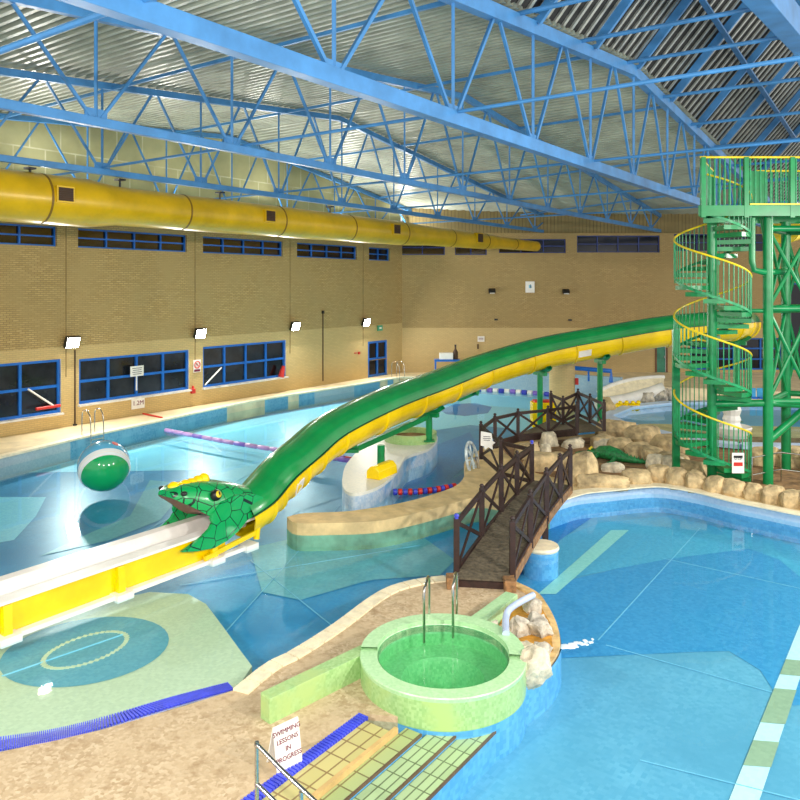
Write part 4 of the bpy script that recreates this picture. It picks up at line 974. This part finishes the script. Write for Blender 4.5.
# stations s (along du), half width, bottom z, top z
ST = [(-.5, .55, .92, 1.10), (-.25, .6, .8, 1.28), (.1, .64, .66, 1.40), (.4, .68, .62, 1.50), (.7, .66, .72, 1.56), (.92, .6, .88, 1.60), (1.15, .52, 1.06, 1.61), (1.38, .44, 1.22, 1.62), (1.56, .36, 1.33, 1.60), (1.68, .24, 1.42, 1.55)]
mb = MB(); n = 18; vs = []
for s, hw, zb, zt_ in ST:
    for k in range(n+1):
        a = PI*k/n; e = .8
        cx_ = math.copysign(abs(math.cos(a))**.7, math.cos(a)); vs.append(hd(s, hw*cx_, zb+(zt_-zb)*(math.sin(a)**.75)))
fs = [[i*(n+1)+k, i*(n+1)+k+1, (i+1)*(n+1)+k+1, (i+1)*(n+1)+k] for i in range(len(ST)-1) for k in range(n)]
fs.append([(len(ST)-1)*(n+1)+k for k in range(n+1)])
mb.add(vs, fs); part(root, 'upper_jaw', mb, m_snake, None, True)
rf = MB(); vs = []
for s, hw, zb, zt_ in ST[3:]: vs += [hd(s, hw*.95, zb+.0), hd(s, hw*.5, zb+.1), hd(s, -hw*.5, zb+.1), hd(s, -hw*.95, zb+.0)]
rf.add(vs, [[i*4+k, i*4+k+1, i*4+k+5, i*4+k+4] for i in range(len(ST)-4) for k in range(3)]); part(root, 'mouth_lining', rf, m_mouth, 'dull pink mouth lining')
# cheeks and lower jaw flaps on both sides
for q in (-1, 1):
    sil = [(-.55, .78), (-.5, 1.0), (-.2, 1.15), (.3, 1.25), (.75, 1.2), (.98, 1.02), (1.04, .92), (1.0, .82), (1.08, .72), (1.26, .62), (1.5, .53), (1.78, .45), (1.4, .36), (.97, .30), (.6, .36), (.3, .48), (.05, .65)]
    k = len(sil); mb = MB(); o0, o1 = (.66, .58)
    mb.add([hd(s, q*(o0 if z < .9 else o0-.02), z) for s, z in sil]+[hd(s, q*o1, z) for s, z in sil], [list(range(k)), list(range(2*k-1, k-1, -1))]+[[i, (i+1) % k, k+(i+1) % k, k+i] for i in range(k)])
    part(root, 'lower_jaw', mb, m_snake)
    c = hd(.86, q*.58, 1.36); nq = (nv*q+ZH*.4).normalized()
    ey = part(root, 'eye', MB().ico(c, (.12, .12, .12), 3), m_black, 'black eye ring', True); part(ey, 'iris', MB().ico(c+nq*.045, .088, 3), m_yrail, 'yellow iris', True)
    part(ey, 'pupil', MB().ico(c+nq*.118, (.025, .025, .055), 2), m_black, 'black slit pupil', True)
    c = hd(1.5, q*.36, 1.5); part(root, 'nostril', MB().ico(c, (.07, .07, .05), 2), m_black, 'dark nostril')
mb = MB()
for s, h_ in ((.7, .14), (.86, .12), (1.02, .1), (1.18, .1), (1.34, .08), (1.48, .12)):
    z = 1.63; mb.ico(hd(s, 0, z-.06), (.13, .13, h_), 2)
part(root, 'crest', mb, m_yel, 'yellow bumpy crest', True)
part(root, 'yellow_collar', MB().tube([tr(-.25, -.09, .15), tr(-.3, -.09, .5), tr(-.42, -.07, .8)], .07, 10).beam(tr(-.2, -.1, .3), tr(1.2, -.1, .14), .06, .1), m_tubey, 'yellow lower edge')

# ------------------------------------------------------------------ spiral stair and tower
CS = P(712, 470, 21.0); CS.z = ZL; RS_ = 1.0
ZP = 7.72
root = thing('spiral_stair', 'green spiral stair with yellow handrail winding up to the tower platform', 'spiral stair', CS)
part(root, 'column', MB().tube([CS, V((CS.x, CS.y, ZP))], .13, 20), m_green, smooth=True)
nst = 40; dz = (ZP-.5)/nst; da = -math.radians(30)
def sp3(a, r, z): return V((CS.x+r*math.cos(a), CS.y+r*math.sin(a), z))
for i in range(nst):
    a = da*i-.05; z = .5+dz*i; a2 = a+da*1.08; mb = MB(); n = 3
    vs = [sp3(a, .1, z), sp3(a2, .1, z)]+[sp3(a2+(a-a2)*k/n, RS_, z) for k in range(n+1)]
    k = len(vs); mb.add(vs+[p-ZH*.12 for p in vs], [list(range(k)), list(range(2*k-1, k-1, -1))]+[[j, (j+1) % k, k+(j+1) % k, k+j] for j in range(k)])
    part(root, 'tread', mb, m_green)
def stair_z(a): return .5+dz*(a/da)
hr = []; st2 = []
for i in range(0, nst*4+1):
    a = da*i/4; hr.append(sp3(a, RS_, stair_z(a)+1.0)); st2.append(sp3(a, RS_, stair_z(a)-.06))
part(root, 'handrail', MB().tube(hr, .028, 8), m_yrail, 'yellow handrail', True)
ob_ = MB()
for p, q in zip(st2, st2[1:]): ob_.beam(p, q, .03, .07)
part(root, 'stringer', ob_, m_greenl)
angs = [da*i*nst/150.0 for i in range(1, 150)]
angs.sort(key=lambda a: sp3(a, RS_, 0).y)      # the nearest hundred as parts of their own
restb = MB()
for i, a in enumerate(angs):
    q = [sp3(a, RS_, stair_z(a)-.05), sp3(a, RS_, stair_z(a)+1.0)]
    if i < 98: part(root, 'baluster', MB().tube(q, .014, 6), m_greenl)
    else: restb.tube(q, .014, 6)
part(root, 'far_balusters', restb, m_greenl, kind='stuff')
for xx, y0, y1, yy in ((676, 335, 398, 21.2),):
    a, b = P(xx, y0-6, 21.5), P(xx, 450, 21.5); b.z = ZL; part(root, 'outer_post', MB().box((a+b)/2, (.2, .1, a.z-b.z)), m_green)
# warning notice on the stair
c = P(738, 463, 19.9); nb = solo('warning_notice', 'small white and red warning notice hung on the lowest stair rail', 'notice', MB().box(c, (.32, .02, .54)), m_white)
part(nb, 'red_band', MB().box(c+V((0, -.012, -.03)), (.24, .004, .1)), m_red); part(nb, 'dark_band', MB().box(c+V((0, -.012, .17)), (.24, .004, .06)), m_black_ink)
part(nb, 'lettering', text_mb('STOP', .09, c+V((0, -.014, .11)), EX, ZH), m_black_ink); 
# platform
root = thing('tower_platform', 'green railed platform at the top of the spiral stair', 'platform', (9.9, 21, ZP))
x0, x1, y0, y1 = P(700, 200, 19.9).x, 13.2, 19.9, 22.3
xb = P(713, 200, 22.3).x
part(root, 'floor_plate', MB().slab([(x0, y0, ZP+.05), (x1, y0, ZP+.05), (x1, y1, ZP+.05), (xb, y1, ZP+.05)], ZP-.01), m_green)
for a, b in (((x0, y0), (x1, y0)), ((xb, y1), (x1, y1)), ((x0, y0), (xb, y1))): part(root, 'edge_beam', MB().beam((*a, ZP), (*b, ZP), .08, .28), m_green)
part(root, 'toe_strip', MB().beam((x0+1.3, y0-.05, ZP+.17), (x1, y0-.05, ZP+.17), .03, .04), m_yrail, 'yellow toe strip')
ZRL = ZP+1.42
part(root, 'top_rail', MB().tube([(xb, y1, ZRL), (x0, y0, ZRL), (x1, y0, ZRL)], .03, 8), m_yrail, 'yellow top rail'); part(root, 'top_rail', MB().tube([(xb+1.3, y1, ZRL), (x1, y1, ZRL)], .03, 8), m_yrail, 'yellow top rail')
for x in (703, 746, 792):
    xx = (x-400)/F*y0; part(root, 'post', MB().box((xx, y0, ZP+.62), (.12, .1, 1.6)), m_green)
part(root, 'post', MB().box((xb, y1, ZP+.7), (.1, .1, 1.4)), m_green)
pa, pb_ = V((x0, y0, ZP+.75)), V((xb, y1, ZP+.75))
part(root, 'solid_panel', MB().beam(pa.lerp(pb_, .03), pa.lerp(pb_, .5), .03, 1.3), m_green); part(root, 'solid_panel', MB().box((xb+1.25, y1-.1, ZP+.75), (.5, .03, 1.3)), m_green)
xx = x0+.12
while xx < x1:
    part(root, 'baluster', MB().tube([(xx, y0, ZP), (xx, y0, ZRL)], .02, 6), m_greenl); xx += .135
xx = xb+1.6
while xx < x1:
    part(root, 'baluster', MB().tube([(xx, y1, ZP), (xx, y1, ZRL)], .02, 6), m_greenl); xx += .16
for k in range(9):
    q = pa.lerp(pb_, .52+.05*k); part(root, 'baluster', MB().tube([(q.x, q.y, ZP), (q.x, q.y, ZRL)], .02, 6), m_greenl)
# lattice tower
T1, T2, T3, T4 = P(768, 480, 20.6), P(786, 480, 22.2), P(806, 480, 22.0), P(812, 480, 20.6)
root = thing('lattice_tower', 'green tubular lattice tower carrying the platform beside the spiral stair', 'tower', (T1.x, T1.y, ZL))
for q, r_ in ((T1, .135), (T2, .135), (T3, .1), (T4, .12)):
    part(root, 'leg', MB().tube([(q.x, q.y, ZL), (q.x, q.y, ZP-.1)], r_, 14), m_green, smooth=True)
def lvl(q, z): return V((q.x, q.y, z))
zs_ = [2.55, 5.1, 7.3]
for z in zs_:
    for a, b in ((T1, T2), (T2, T3), (T3, T4), (T1, T4)): part(root, 'ring_tube', MB().tube([lvl(a, z), lvl(b, z)], .085, 10), m_green, smooth=True)
for z0, z1 in ((2.55, 5.1), (5.1, 7.3)):
    for a, b in ((T1, T2), (T2, T3), (T1, T4)):
        zm = (z0+z1)/2
        part(root, 'cross_brace', MB().tube([lvl(a, z0), lvl(b, z1)], .05, 8), m_green); part(root, 'cross_brace', MB().tube([lvl(b, z0), lvl(a, z1)], .05, 8), m_green)
part(root, 'cross_brace', MB().tube([P(769, 440, 20.6), P(804, 410, 20.9)], .11, 12), m_green, smooth=True)
part(root, 'link_tube', MB().tube([P(712, 404, 21), P(770, 403, 20.6), P(830, 406, 20.8)], .1, 12), m_green, smooth=True)
part(root, 'link_tube', MB().tube([P(720, 310, 21), P(768, 311, 20.6), P(830, 310, 21)], .06, 10), m_green, smooth=True)
part(root, 'pipe_loop', MB().tube([P(752, 218, 20.5), P(752, 262, 20.5), P(754, 270, 20.5), P(762, 272, 20.5), P(786, 272, 21)], .085, 12), m_green, smooth=True)
part(root, 'cross_brace', MB().tube([P(762, 218, 20.8), P(771, 272, 20.7)], .07, 10), m_green, smooth=True)
# start of the slide at the platform
rt = spline([P(783, 226, 23), P(800, 222, 23.4), P(830, 224, 24.2), P(860, 232, 26)], 6)
solo('slide_start', 'yellow start of the tube slide under the tower platform', 'slide tube', MB().tube(rt, .56, 24), m_tubey, smooth=True)
# low steel rails by the tower
pts4 = [G(752, 488, ZL), G(781, 482, ZL), G(812, 486, ZL), G(840, 490, ZL)]
root = thing('barrier_rail', 'low steel barrier beside the green tower legs', 'barrier', pts4[0])
for q in pts4: part(root, 'post', MB().tube([q, q+ZH*.85], .022, 8), m_steel)
for h_ in (.82, .35): part(root, 'rail_tube', MB().tube([q+ZH*h_ for q in pts4], .02, 8), m_steel)

# ------------------------------------------------------------------ raised pool behind the rocks
ZU = .42
up_p = [G(x, y, ZU) for x, y in ((606, 416), (628, 407), (665, 403), (720, 402), (860, 402), (860, 448), (800, 446), (740, 445), (690, 440), (650, 430), (622, 424))]
ub = struct('floor_pool_raised', MB().slab([(p.x, p.y, .05) for p in up_p], None), m_fl_r3, label='blue floor of the raised pool')
rim = MB(); k = len(up_p)
for i in range(k): rim.beam(up_p[i]-ZH*.02, up_p[(i+1) % k]-ZH*.02, .5, .14)
struct('trim_raised_pool_edge', rim, m_side2, label='pale blue edge of the raised pool')
wl = MB()
for i in range(k): a, b = up_p[i], up_p[(i+1) % k]; wl.add([a, b, V((b.x, b.y, -.2)), V((a.x, a.y, -.2))], [[0, 1, 2, 3]])
struct('trim_raised_pool_side', wl, m_side2)
struct('water_raised_pool', MB().slab([(p.x, p.y, ZU-.02) for p in up_p], None), m_water, label='water of the raised pool')
fp = G(733, 433, ZU)
root = thing('fountain', 'white fountain with a round basin in the raised pool', 'fountain', V((fp.x, fp.y, ZU-.2)))
part(root, 'basin', MB().lathe((fp.x, fp.y, 0), [(.3, ZU-.5), (.55, ZU), (.64, ZU+.22), (.6, ZU+.26), (.5, ZU+.2), (.001, ZU+.18)], 28), m_white, smooth=True)
part(root, 'column', MB().lathe((fp.x-.05, fp.y, 0), [(.36, ZU+.18), (.28, ZU+.4), (.32, ZU+.5), (.27, ZU+.65), (.33, ZU+.85), (.28, ZU+.98), (.001, ZU+1.02)], 12), m_white)
# blue seats behind
for i, x in enumerate((754, 761)):
    c = G(x, 400, .5); o = thing('plastic_seat', 'small blue plastic seat behind the raised pool, %s one' % ('left', 'right')[i], 'seat', c, 'blue seats')
    part(o, 'seat', MB().box(c+ZH*.1, (.26, .26, .08)), m_blue2); part(o, 'backrest', MB().box(c+V((0, .12, .32)), (.26, .05, .42)), M('light_blue', (70, 170, 220), .4))
# white slide for children, yellow toy animal, rocks behind
c = G(640, 405, .3)
root = thing('toddler_slide', 'white curved toddler slide behind the raised pool', 'slide', G(600, 408, DK))
ch = spline([P(598, 392, 34.5), P(612, 385, 35), P(632, 379.5, 35.3), P(655, 377, 35.5), P(664, 377, 35.6)], 5)
lo2 = spline([P(598, 401, 34), P(612, 400, 34.3), P(632, 396, 34.6), P(655, 389, 35), P(664, 386, 35)], 5)
part(root, 'chute', MB().tube([p+ZH*-.1 for p in lo2], .28, 14), m_white, smooth=True); part(root, 'hand_edge', MB().tube(ch, .09, 10), m_white, smooth=True)
wl = MB(); k = len(ch)
wl.add(ch+lo2, [[i, i+1, k+i+1, k+i] for i in range(k-1)]); wl.add([p+V((0, .1, 0)) for p in ch+lo2], [[i, i+1, k+i+1, k+i] for i in range(k-1)]); part(root, 'side_wall', wl, m_cream)
for x, y, Y in ((625, 392, 35), (655, 390, 35.3)): a = P(x, y, Y); part(root, 'leg', MB().tube([V((a.x, a.y, .1)), a], .05, 8), m_steel)
ta = G(627, 412, .45); ta = P(627, 406, 33.0)
root = thing('toy_figure', 'yellow toy animals cluster at the edge of the raised pool', 'toy', V((ta.x, ta.y, ZU)))
mb = MB()
for k_, (dx, dz_) in enumerate(((-.38, 0), (-.1, .02), (.18, 0), (.42, .02))):
    mb.ico((ta.x+dx, ta.y, ta.z+dz_-.05), (.17, .2, .2), 2); mb.ico((ta.x+dx+.05, ta.y-.1, ta.z+dz_+.15), (.1, .1, .1), 2)
part(root, 'body', mb, m_yel, smooth=True); part(root, 'base_block', MB().box((ta.x, ta.y+.05, (ta.z-.2+ZU)/2), (1.0, .3, max(.1, ta.z-.2-ZU+.1))), m_yel)
BK = [(606, 412, .45, .35, .4, 'brown boulder between second bridge and yellow toy'), (645, 402, .4, .3, .35, 'grey rock right of the yellow toy'), (658, 401, .45, .3, .4, 'grey rock left of the green stair stringer'), (668, 399, .3, .3, .3, 'small rock behind the green stair stringer'), (622, 400, .35, .3, .25, 'tan rock at the foot of the white toddler slide')]
for i, (x, y, a, b, c_, lab) in enumerate(BK): rock(x, y, DK, a, b, c_, lab, m_rock3 if i else m_rock, 90+i, 'rocks behind the raised pool')
# stout brick pillar and end wall of the far pool
pc = G(562, 412, 0)
pc = P(562, 380, 34.5)
root = thing('round_pillar', 'stout tan pillar under the slide behind the second bridge', 'pillar', (pc.x, pc.y, 0))
part(root, 'shaft', MB().tube([(pc.x, pc.y, -.5), (pc.x, pc.y, 2.4)], .58, 24), m_brick_b, smooth=True); part(root, 'cap_band', MB().tube([(pc.x, pc.y, 2.25), (pc.x, pc.y, 2.4)], .6, 24), m_cream, smooth=True)
part(root, 'red_float', MB().box((pc.x+.62, pc.y-.25, 1.35), (.14, .1, .3)), m_red, 'small red box')
w0, w1 = P(472, 372, 42.6), P(622, 375, 38.6)
ew = MB(); a, b = V((w0.x, w0.y, 0)), V((w1.x, w1.y, 0))
ew.beam(a+ZH*.2, b+ZH*.2, .3, 1.6); struct('trim_pool_end_wall', ew, mosaic('pale_end_wall', (164, 192, 204), (150, 182, 200), .06), label='pale blue mosaic end wall of the far pool')
br0, br1 = P(562, 367, 37.6), P(611, 371, 36.6)
root = thing('blue_barrier', 'blue tube barrier above the pale mosaic end wall', 'barrier', V((br0.x, br0.y, 1.0)))
part(root, 'rail_tube', MB().tube([br0, br1, V((br1.x, br1.y, 1.0))], .11, 10), m_blue2, smooth=True)
for t in (.05, .55): q = br0.lerp(br1, t); part(root, 'post', MB().tube([q, V((q.x, q.y, 1.0))], .05, 8), m_blue2)
yb = P(543, 415, 30.2)
solo('yellow_pedestal', 'yellow pedestal with a red top at the foot of the slide post', 'pedestal', MB().box((yb.x, yb.y, .55), (.95, .6, 1.0)).box((yb.x, yb.y, 1.08), (.8, .5, .08), None, 1), [m_yel, m_red], bevel=.03)

# ------------------------------------------------------------------ lane ropes
def rope(px, z, cols, n, label, r=.07, gap=.9):
    pts = spline([G(x, y, z) for x, y in px], 20)
    root = thing('lane_rope', label, 'lane rope', pts[0])
    part(root, 'cord', MB().tube(pts, .02, 6), m_white)
    acc = [0]
    for a, b in zip(pts, pts[1:]): acc.append(acc[-1]+(b-a).length)
    def at(s):
        for i in range(len(pts)-1):
            if acc[i+1] >= s: return pts[i].lerp(pts[i+1], (s-acc[i])/(acc[i+1]-acc[i]))
        return pts[-1]
    for i in range(n):
        a, b = at(acc[-1]*i/n), at(acc[-1]*(i+gap)/n); m_ = (a+b)/2
        part(root, 'float', MB().tube([a, a.lerp(b, .1), a.lerp(b, .9), b], [r*.6, r, r, r*.6], 10), cols[i % len(cols)], None, True)
m_pale_p = M('pale_purple', (186, 146, 204), .4)
rope([(165, 430), (240, 444), (352, 461)], .05, [m_pale_p, m_pale_p, m_pale_p, m_ropepur], 16, 'long pale purple lane rope crossing the left pool from the deck', .08, .995)
rope([(393, 492), (425, 491), (456, 486)], .05, [m_ropeblue, m_red], 14, 'short red and blue lane rope beside the white island', .09)
rope([(476, 389.5), (520, 392), (556, 395)], .05, [m_ropeblue, m_white, m_ropepur, m_white], 14, 'far lane rope of blue and white floats under the slide', .13)
rope([(320, 455), (340, 458), (352, 460)], .06, [m_red, m_ropepur], 5, 'short red stretch of rope under the slide near the white island', .1)

# ------------------------------------------------------------------ beach ball on the water
bc = P(104, 466, 21.6); br_ = .72
axb = V((.4, -.72, -.42)).normalized()
def ballmat():
    m, t, N, L_, b = nodes('beach_ball'); tc = N.new('ShaderNodeTexCoord'); dp = N.new('ShaderNodeVectorMath'); dp.operation = 'DOT_PRODUCT'; dp.inputs[1].default_value = axb; L_.new(tc.outputs['Object'], dp.inputs[0])
    cr = N.new('ShaderNodeValToRGB'); cr.color_ramp.interpolation = 'CONSTANT'; e = cr.color_ramp.elements
    e[0].color = rgba((86, 176, 220)); e[0].position = 0; e[1].color = rgba((232, 236, 236)); e[1].position = .57
    x = e.new(.72); x.color = rgba((16, 164, 92)); L_.new(ramp(t, dp.outputs['Value'], -br_, br_), cr.inputs[0])
    L_.new(cr.outputs[0], b.inputs['Base Color']); b.inputs['Roughness'].default_value = .12; b.inputs['Coat Weight'].default_value = .5; return m
root = thing('beach_ball', 'big inflatable ball in blue, white and green floating in the left pool', 'beach ball', bc)
o = part(root, 'shell', MB().ico((0, 0, 0), br_, 5), ballmat(), None, True); o.matrix_parent_inverse = Matrix.Identity(4)
e1 = axb.cross(ZH).normalized(); e2 = axb.cross(e1)
q = bc+(axb*.14+e1*-.25+ZH*.62).normalized()*br_; nq = (q-bc).normalized(); t1 = nq.cross(ZH).normalized(); t2 = nq.cross(t1)
part(root, 'red_spot', MB().add([q+nq*.006+(t1*math.cos(k*PI/8)+t2*math.sin(k*PI/8))*.1 for k in range(16)]+[q+nq*-.05+(t1*math.cos(k*PI/8)+t2*math.sin(k*PI/8))*.1 for k in range(16)], [list(range(16))]+[[k, (k+1) % 16, 16+(k+1) % 16, 16+k] for k in range(16)]), m_red, 'red spot')
ringb = [bc+axb*(.3*br_)+(e1*math.cos(k*2*PI/40)+e2*math.sin(k*2*PI/40))*br_*.956 for k in range(41)]
part(root, 'seam', MB().tube(ringb, .012, 6, False), m_white)

# ------------------------------------------------------------------ deck and wall fittings
def ladder(px, label, wd=.5):
    b = G(*px, DK); n_ = -VH; e = UH
    root = thing('pool_ladder', label, 'pool ladder', b, 'steel pool ladders')
    for s in (0, 1):
        o = b+e*(s*wd)
        steel('side_rail', root, [o+VH*.45, o+VH*.45+ZH*.6, o+VH*.4+ZH*.86, o+VH*.22+ZH*.92, o+VH*.02+ZH*.84, o-VH*.1+ZH*.5, o-VH*.12-ZH*.9])
    for z in (-.1, -.35, -.6): part(root, 'step', MB().beam(b-VH*.12+ZH*z, b-VH*.12+e*wd+ZH*z, .1, .03), m_steel)
ladder((89, 437), 'steel pool ladder on the left deck behind the ball'); ladder((398, 378), 'steel pool ladder at the far end of the left deck')
p = onv(138, 403, VW-.04)
s_ = thing('depth_sign', 'white depth sign reading 1.2M below the second window', 'sign', p)
part(s_, 'board', MB().box(p, (.62, .03, .46), (UH, VH, ZH)), m_white); part(s_, 'lettering', text_mb('1.2M', .27, p-VH*.02, UH, ZH), m_ink, 'dark red letters')
p = onv(137, 371, VW-.12)
s_ = thing('notice_board', 'white notice with fine text on the second window mullion', 'notice', p)
part(s_, 'board', MB().box(p, (.62, .03, .42), (UH, VH, ZH)), m_white)
for k in range(4): part(s_, 'text_line', MB().box(p-VH*.018+ZH*(.12-.08*k), (.46-.06*(k % 2), .004, .022), (UH, VH, ZH)), m_black_ink)
part(s_, 'post', MB().box(p-ZH*.5+VH*.03, (.05, .03, .6), (UH, VH, ZH)), m_white)
p = onv(197, 366, VW-.03)
s_ = thing('prohibition_sign', 'white no diving sign with red ring between the two full windows', 'sign', p)
part(s_, 'board', MB().box(p, (.4, .02, .56), (UH, VH, ZH)), m_white)
n = 24; rg = [p-VH*.02+ZH*.06+(UH*math.cos(k*2*PI/n)+ZH*math.sin(k*2*PI/n))*.15 for k in range(n+1)]
part(s_, 'ring', MB().tube(rg, .022, 6, False).beam(rg[9], rg[21], .02, .035, VH), m_red, 'red prohibition ring'); part(s_, 'figure', MB().beam(p-VH*.016+ZH*.13-UH*.07, p-VH*.016-ZH*.0+UH*.07, .012, .04), m_black_ink)
part(s_, 'caption', MB().box(p-VH*.014-ZH*.2, (.34, .006, .1), (UH, VH, ZH)), m_ink)
p = onv(193, 391, VW-.08); e_ = thing('alarm_box', 'small red box on the brick wall below the no diving sign', 'alarm box', p)
part(e_, 'housing', MB().box(p, (.2, .14, .22), (UH, VH, ZH)), m_red, bevel=.02); part(e_, 'spout', MB().box(p+ZH*.16, (.07, .07, .12), (UH, VH, ZH)), m_red)
a, b = G(140, 413, DK+.03), G(162, 417.5, DK+.03); solo('pole', 'thin red pole lying across the left deck', 'pole', MB().tube([a, b], .035, 8), m_red)
a = onv(283, 363, VW-.1); b = onv(281, 377, VW-.1)
solo('rescue_float', 'bright red rescue float leaning in the corner of the third window', 'rescue float', MB().tube([onv(283.5, 366, VW-.15), onv(281, 377, VW-.15)], [.08, .16], 10), m_red, smooth=True)
a, b = onv(30, 392, VW-.15), onv(54, 407, VW-.15); root = thing('rescue_float', 'red and white rescue float on the sill of the first window', 'rescue float', b)
part(root, 'body', MB().tube([onv(36, 409, VW-.15), onv(60, 405.5, VW-.15)], .06, 10), m_red, smooth=True); part(root, 'pole', MB().tube([onv(28, 389, VW-.15), onv(54, 406, VW-.15)], .035, 8), m_white)
solo('rescue_pole', 'white pole leaning inside the third window frame', 'pole', MB().tube([onv(205, 385, VW-.1), onv(221.5, 367.5, VW-.1)], .035, 8), m_white)
for x, y0, y1, lab in ((75, 350, 426, 'thin cable conduit on the brick wall under the nearest floodlight'), (323, 312, 381, 'thin dark conduit on the brick wall left of the blue door')):
    root = thing('conduit', lab, 'conduit', onv(x, y1, VW-.03), 'wall conduits')
    part(root, 'pipe', MB().tube([onv(x, y0, VW-.03), onv(x, y1, VW-.03)], .03, 6), m_grille); part(root, 'end_box', MB().box(onv(x, y0 if x > 100 else y1, VW-.05), (.12, .1, .16), (UH, VH, ZH)), m_black)
p = onv(380, 328, VW-.1); s_ = thing('exit_sign', 'green and white exit sign above the blue door', 'sign', p)
part(s_, 'board', MB().box(p, (.45, .06, .32), (UH, VH, ZH)), M('exit_green', (70, 170, 130), .4)); part(s_, 'arrow', MB().box(p-VH*.035, (.2, .006, .1), (UH, VH, ZH)), m_white)
p = onv(359, 353, VW-.06); solo('door_alarm', 'tiny red call point left of the blue door', 'call point', MB().box(p, (.14, .08, .14), (UH, VH, ZH)).box(p-UH*.3+ZH*.02, (.2, .05, .06), (UH, VH, ZH)), m_red)
p = P(530, 287, YB-.06); s_ = thing('wall_clock', 'square white wall clock on the back wall', 'clock', p)
part(s_, 'case', MB().box(p, (.56, .08, .7)), m_white, bevel=.02); part(s_, 'dial_mark', MB().box(p+V((0, -.045, .03)), (.16, .01, .2)), M('clock_blue', (130, 190, 220), .4)); part(s_, 'hand', MB().box(p+V((.02, -.055, .05)), (.025, .008, .22)).box(p+V((.05, -.055, 0)), (.14, .008, .025)), m_black_ink)
for i, (x, y) in enumerate(((492, 291), (566, 291.5))):
    p = P(x, y, YB-.25); root = thing('unlit_floodlight', 'black unlit floodlight on the back wall, %s of the white clock' % ('left', 'right')[i], 'floodlight', p, 'unlit floodlights')
    part(root, 'housing', MB().box(p, (.42, .3, .2), (EX, V((0, .8, .6)), V((0, -.6, .8)))), m_black, bevel=.03); part(root, 'lens', MB().box(p+V((0, -.1, -.1)), (.3, .2, .02), (EX, V((0, .8, .6)), V((0, -.6, .8)))), m_white); part(root, 'bracket', MB().box(p+V((0, .17, .02)), (.08, .16, .08)), m_black)
    p = P(x+4, y+28.5, YB-.05); solo('sensor', 'small dark sensor on the back wall below the %s unlit floodlight' % ('left', 'right')[i], 'sensor', MB().box(p, (.2, .1, .1)).box(p+V((.06, -.04, 0)), (.08, .08, .08)), m_black, 'wall sensors')
p = P(481, 339, YB-.03); s_ = thing('wall_notice', 'small white notice on the back wall above the slide', 'notice', p); part(s_, 'board', MB().box(p, (.42, .02, .34)), m_white); part(s_, 'text_line', MB().box(p+V((0, -.012, .05)), (.3, .004, .04)).box(p+V((0, -.012, -.05)), (.3, .004, .03)), m_ink)
solo('wall_hook', 'thin dark bracket on the back wall below the small notice', 'bracket', MB().box(P(478, 346.5, YB-.04), (.08, .06, .3)), m_grille)
tb = P(447, 360, 44.4)
root = thing('side_table', 'blue table by the back wall carrying a white box', 'table', (tb.x, tb.y, DK))
zt2 = 1.3
part(root, 'table_top', MB().box((tb.x, tb.y, zt2), (1.5, .6, .12)), m_blue2)
for dx in (-.68, .68): part(root, 'leg', MB().box((tb.x+dx, tb.y, (zt2+DK)/2), (.09, .5, zt2-DK)), m_blue2)
solo('white_box', 'white box standing on the blue table', 'box', MB().box((tb.x-.05, tb.y, zt2+.06+.19), (.8, .45, .38)), m_white, bevel=.02)
q = V((tb.x+.5, tb.y, zt2+.06)); root = thing('bottle', 'dark brown bottle on the blue table beside the white box', 'bottle', q)
part(root, 'body', MB().lathe(q, [(.001, 0), (.15, .0), (.15, .42), (.06, .6), (.05, .78)], 16), m_grille, smooth=True); part(root, 'cap', MB().lathe(q, [(.06, .76), (.06, .86), (.001, .86)], 12), m_black)
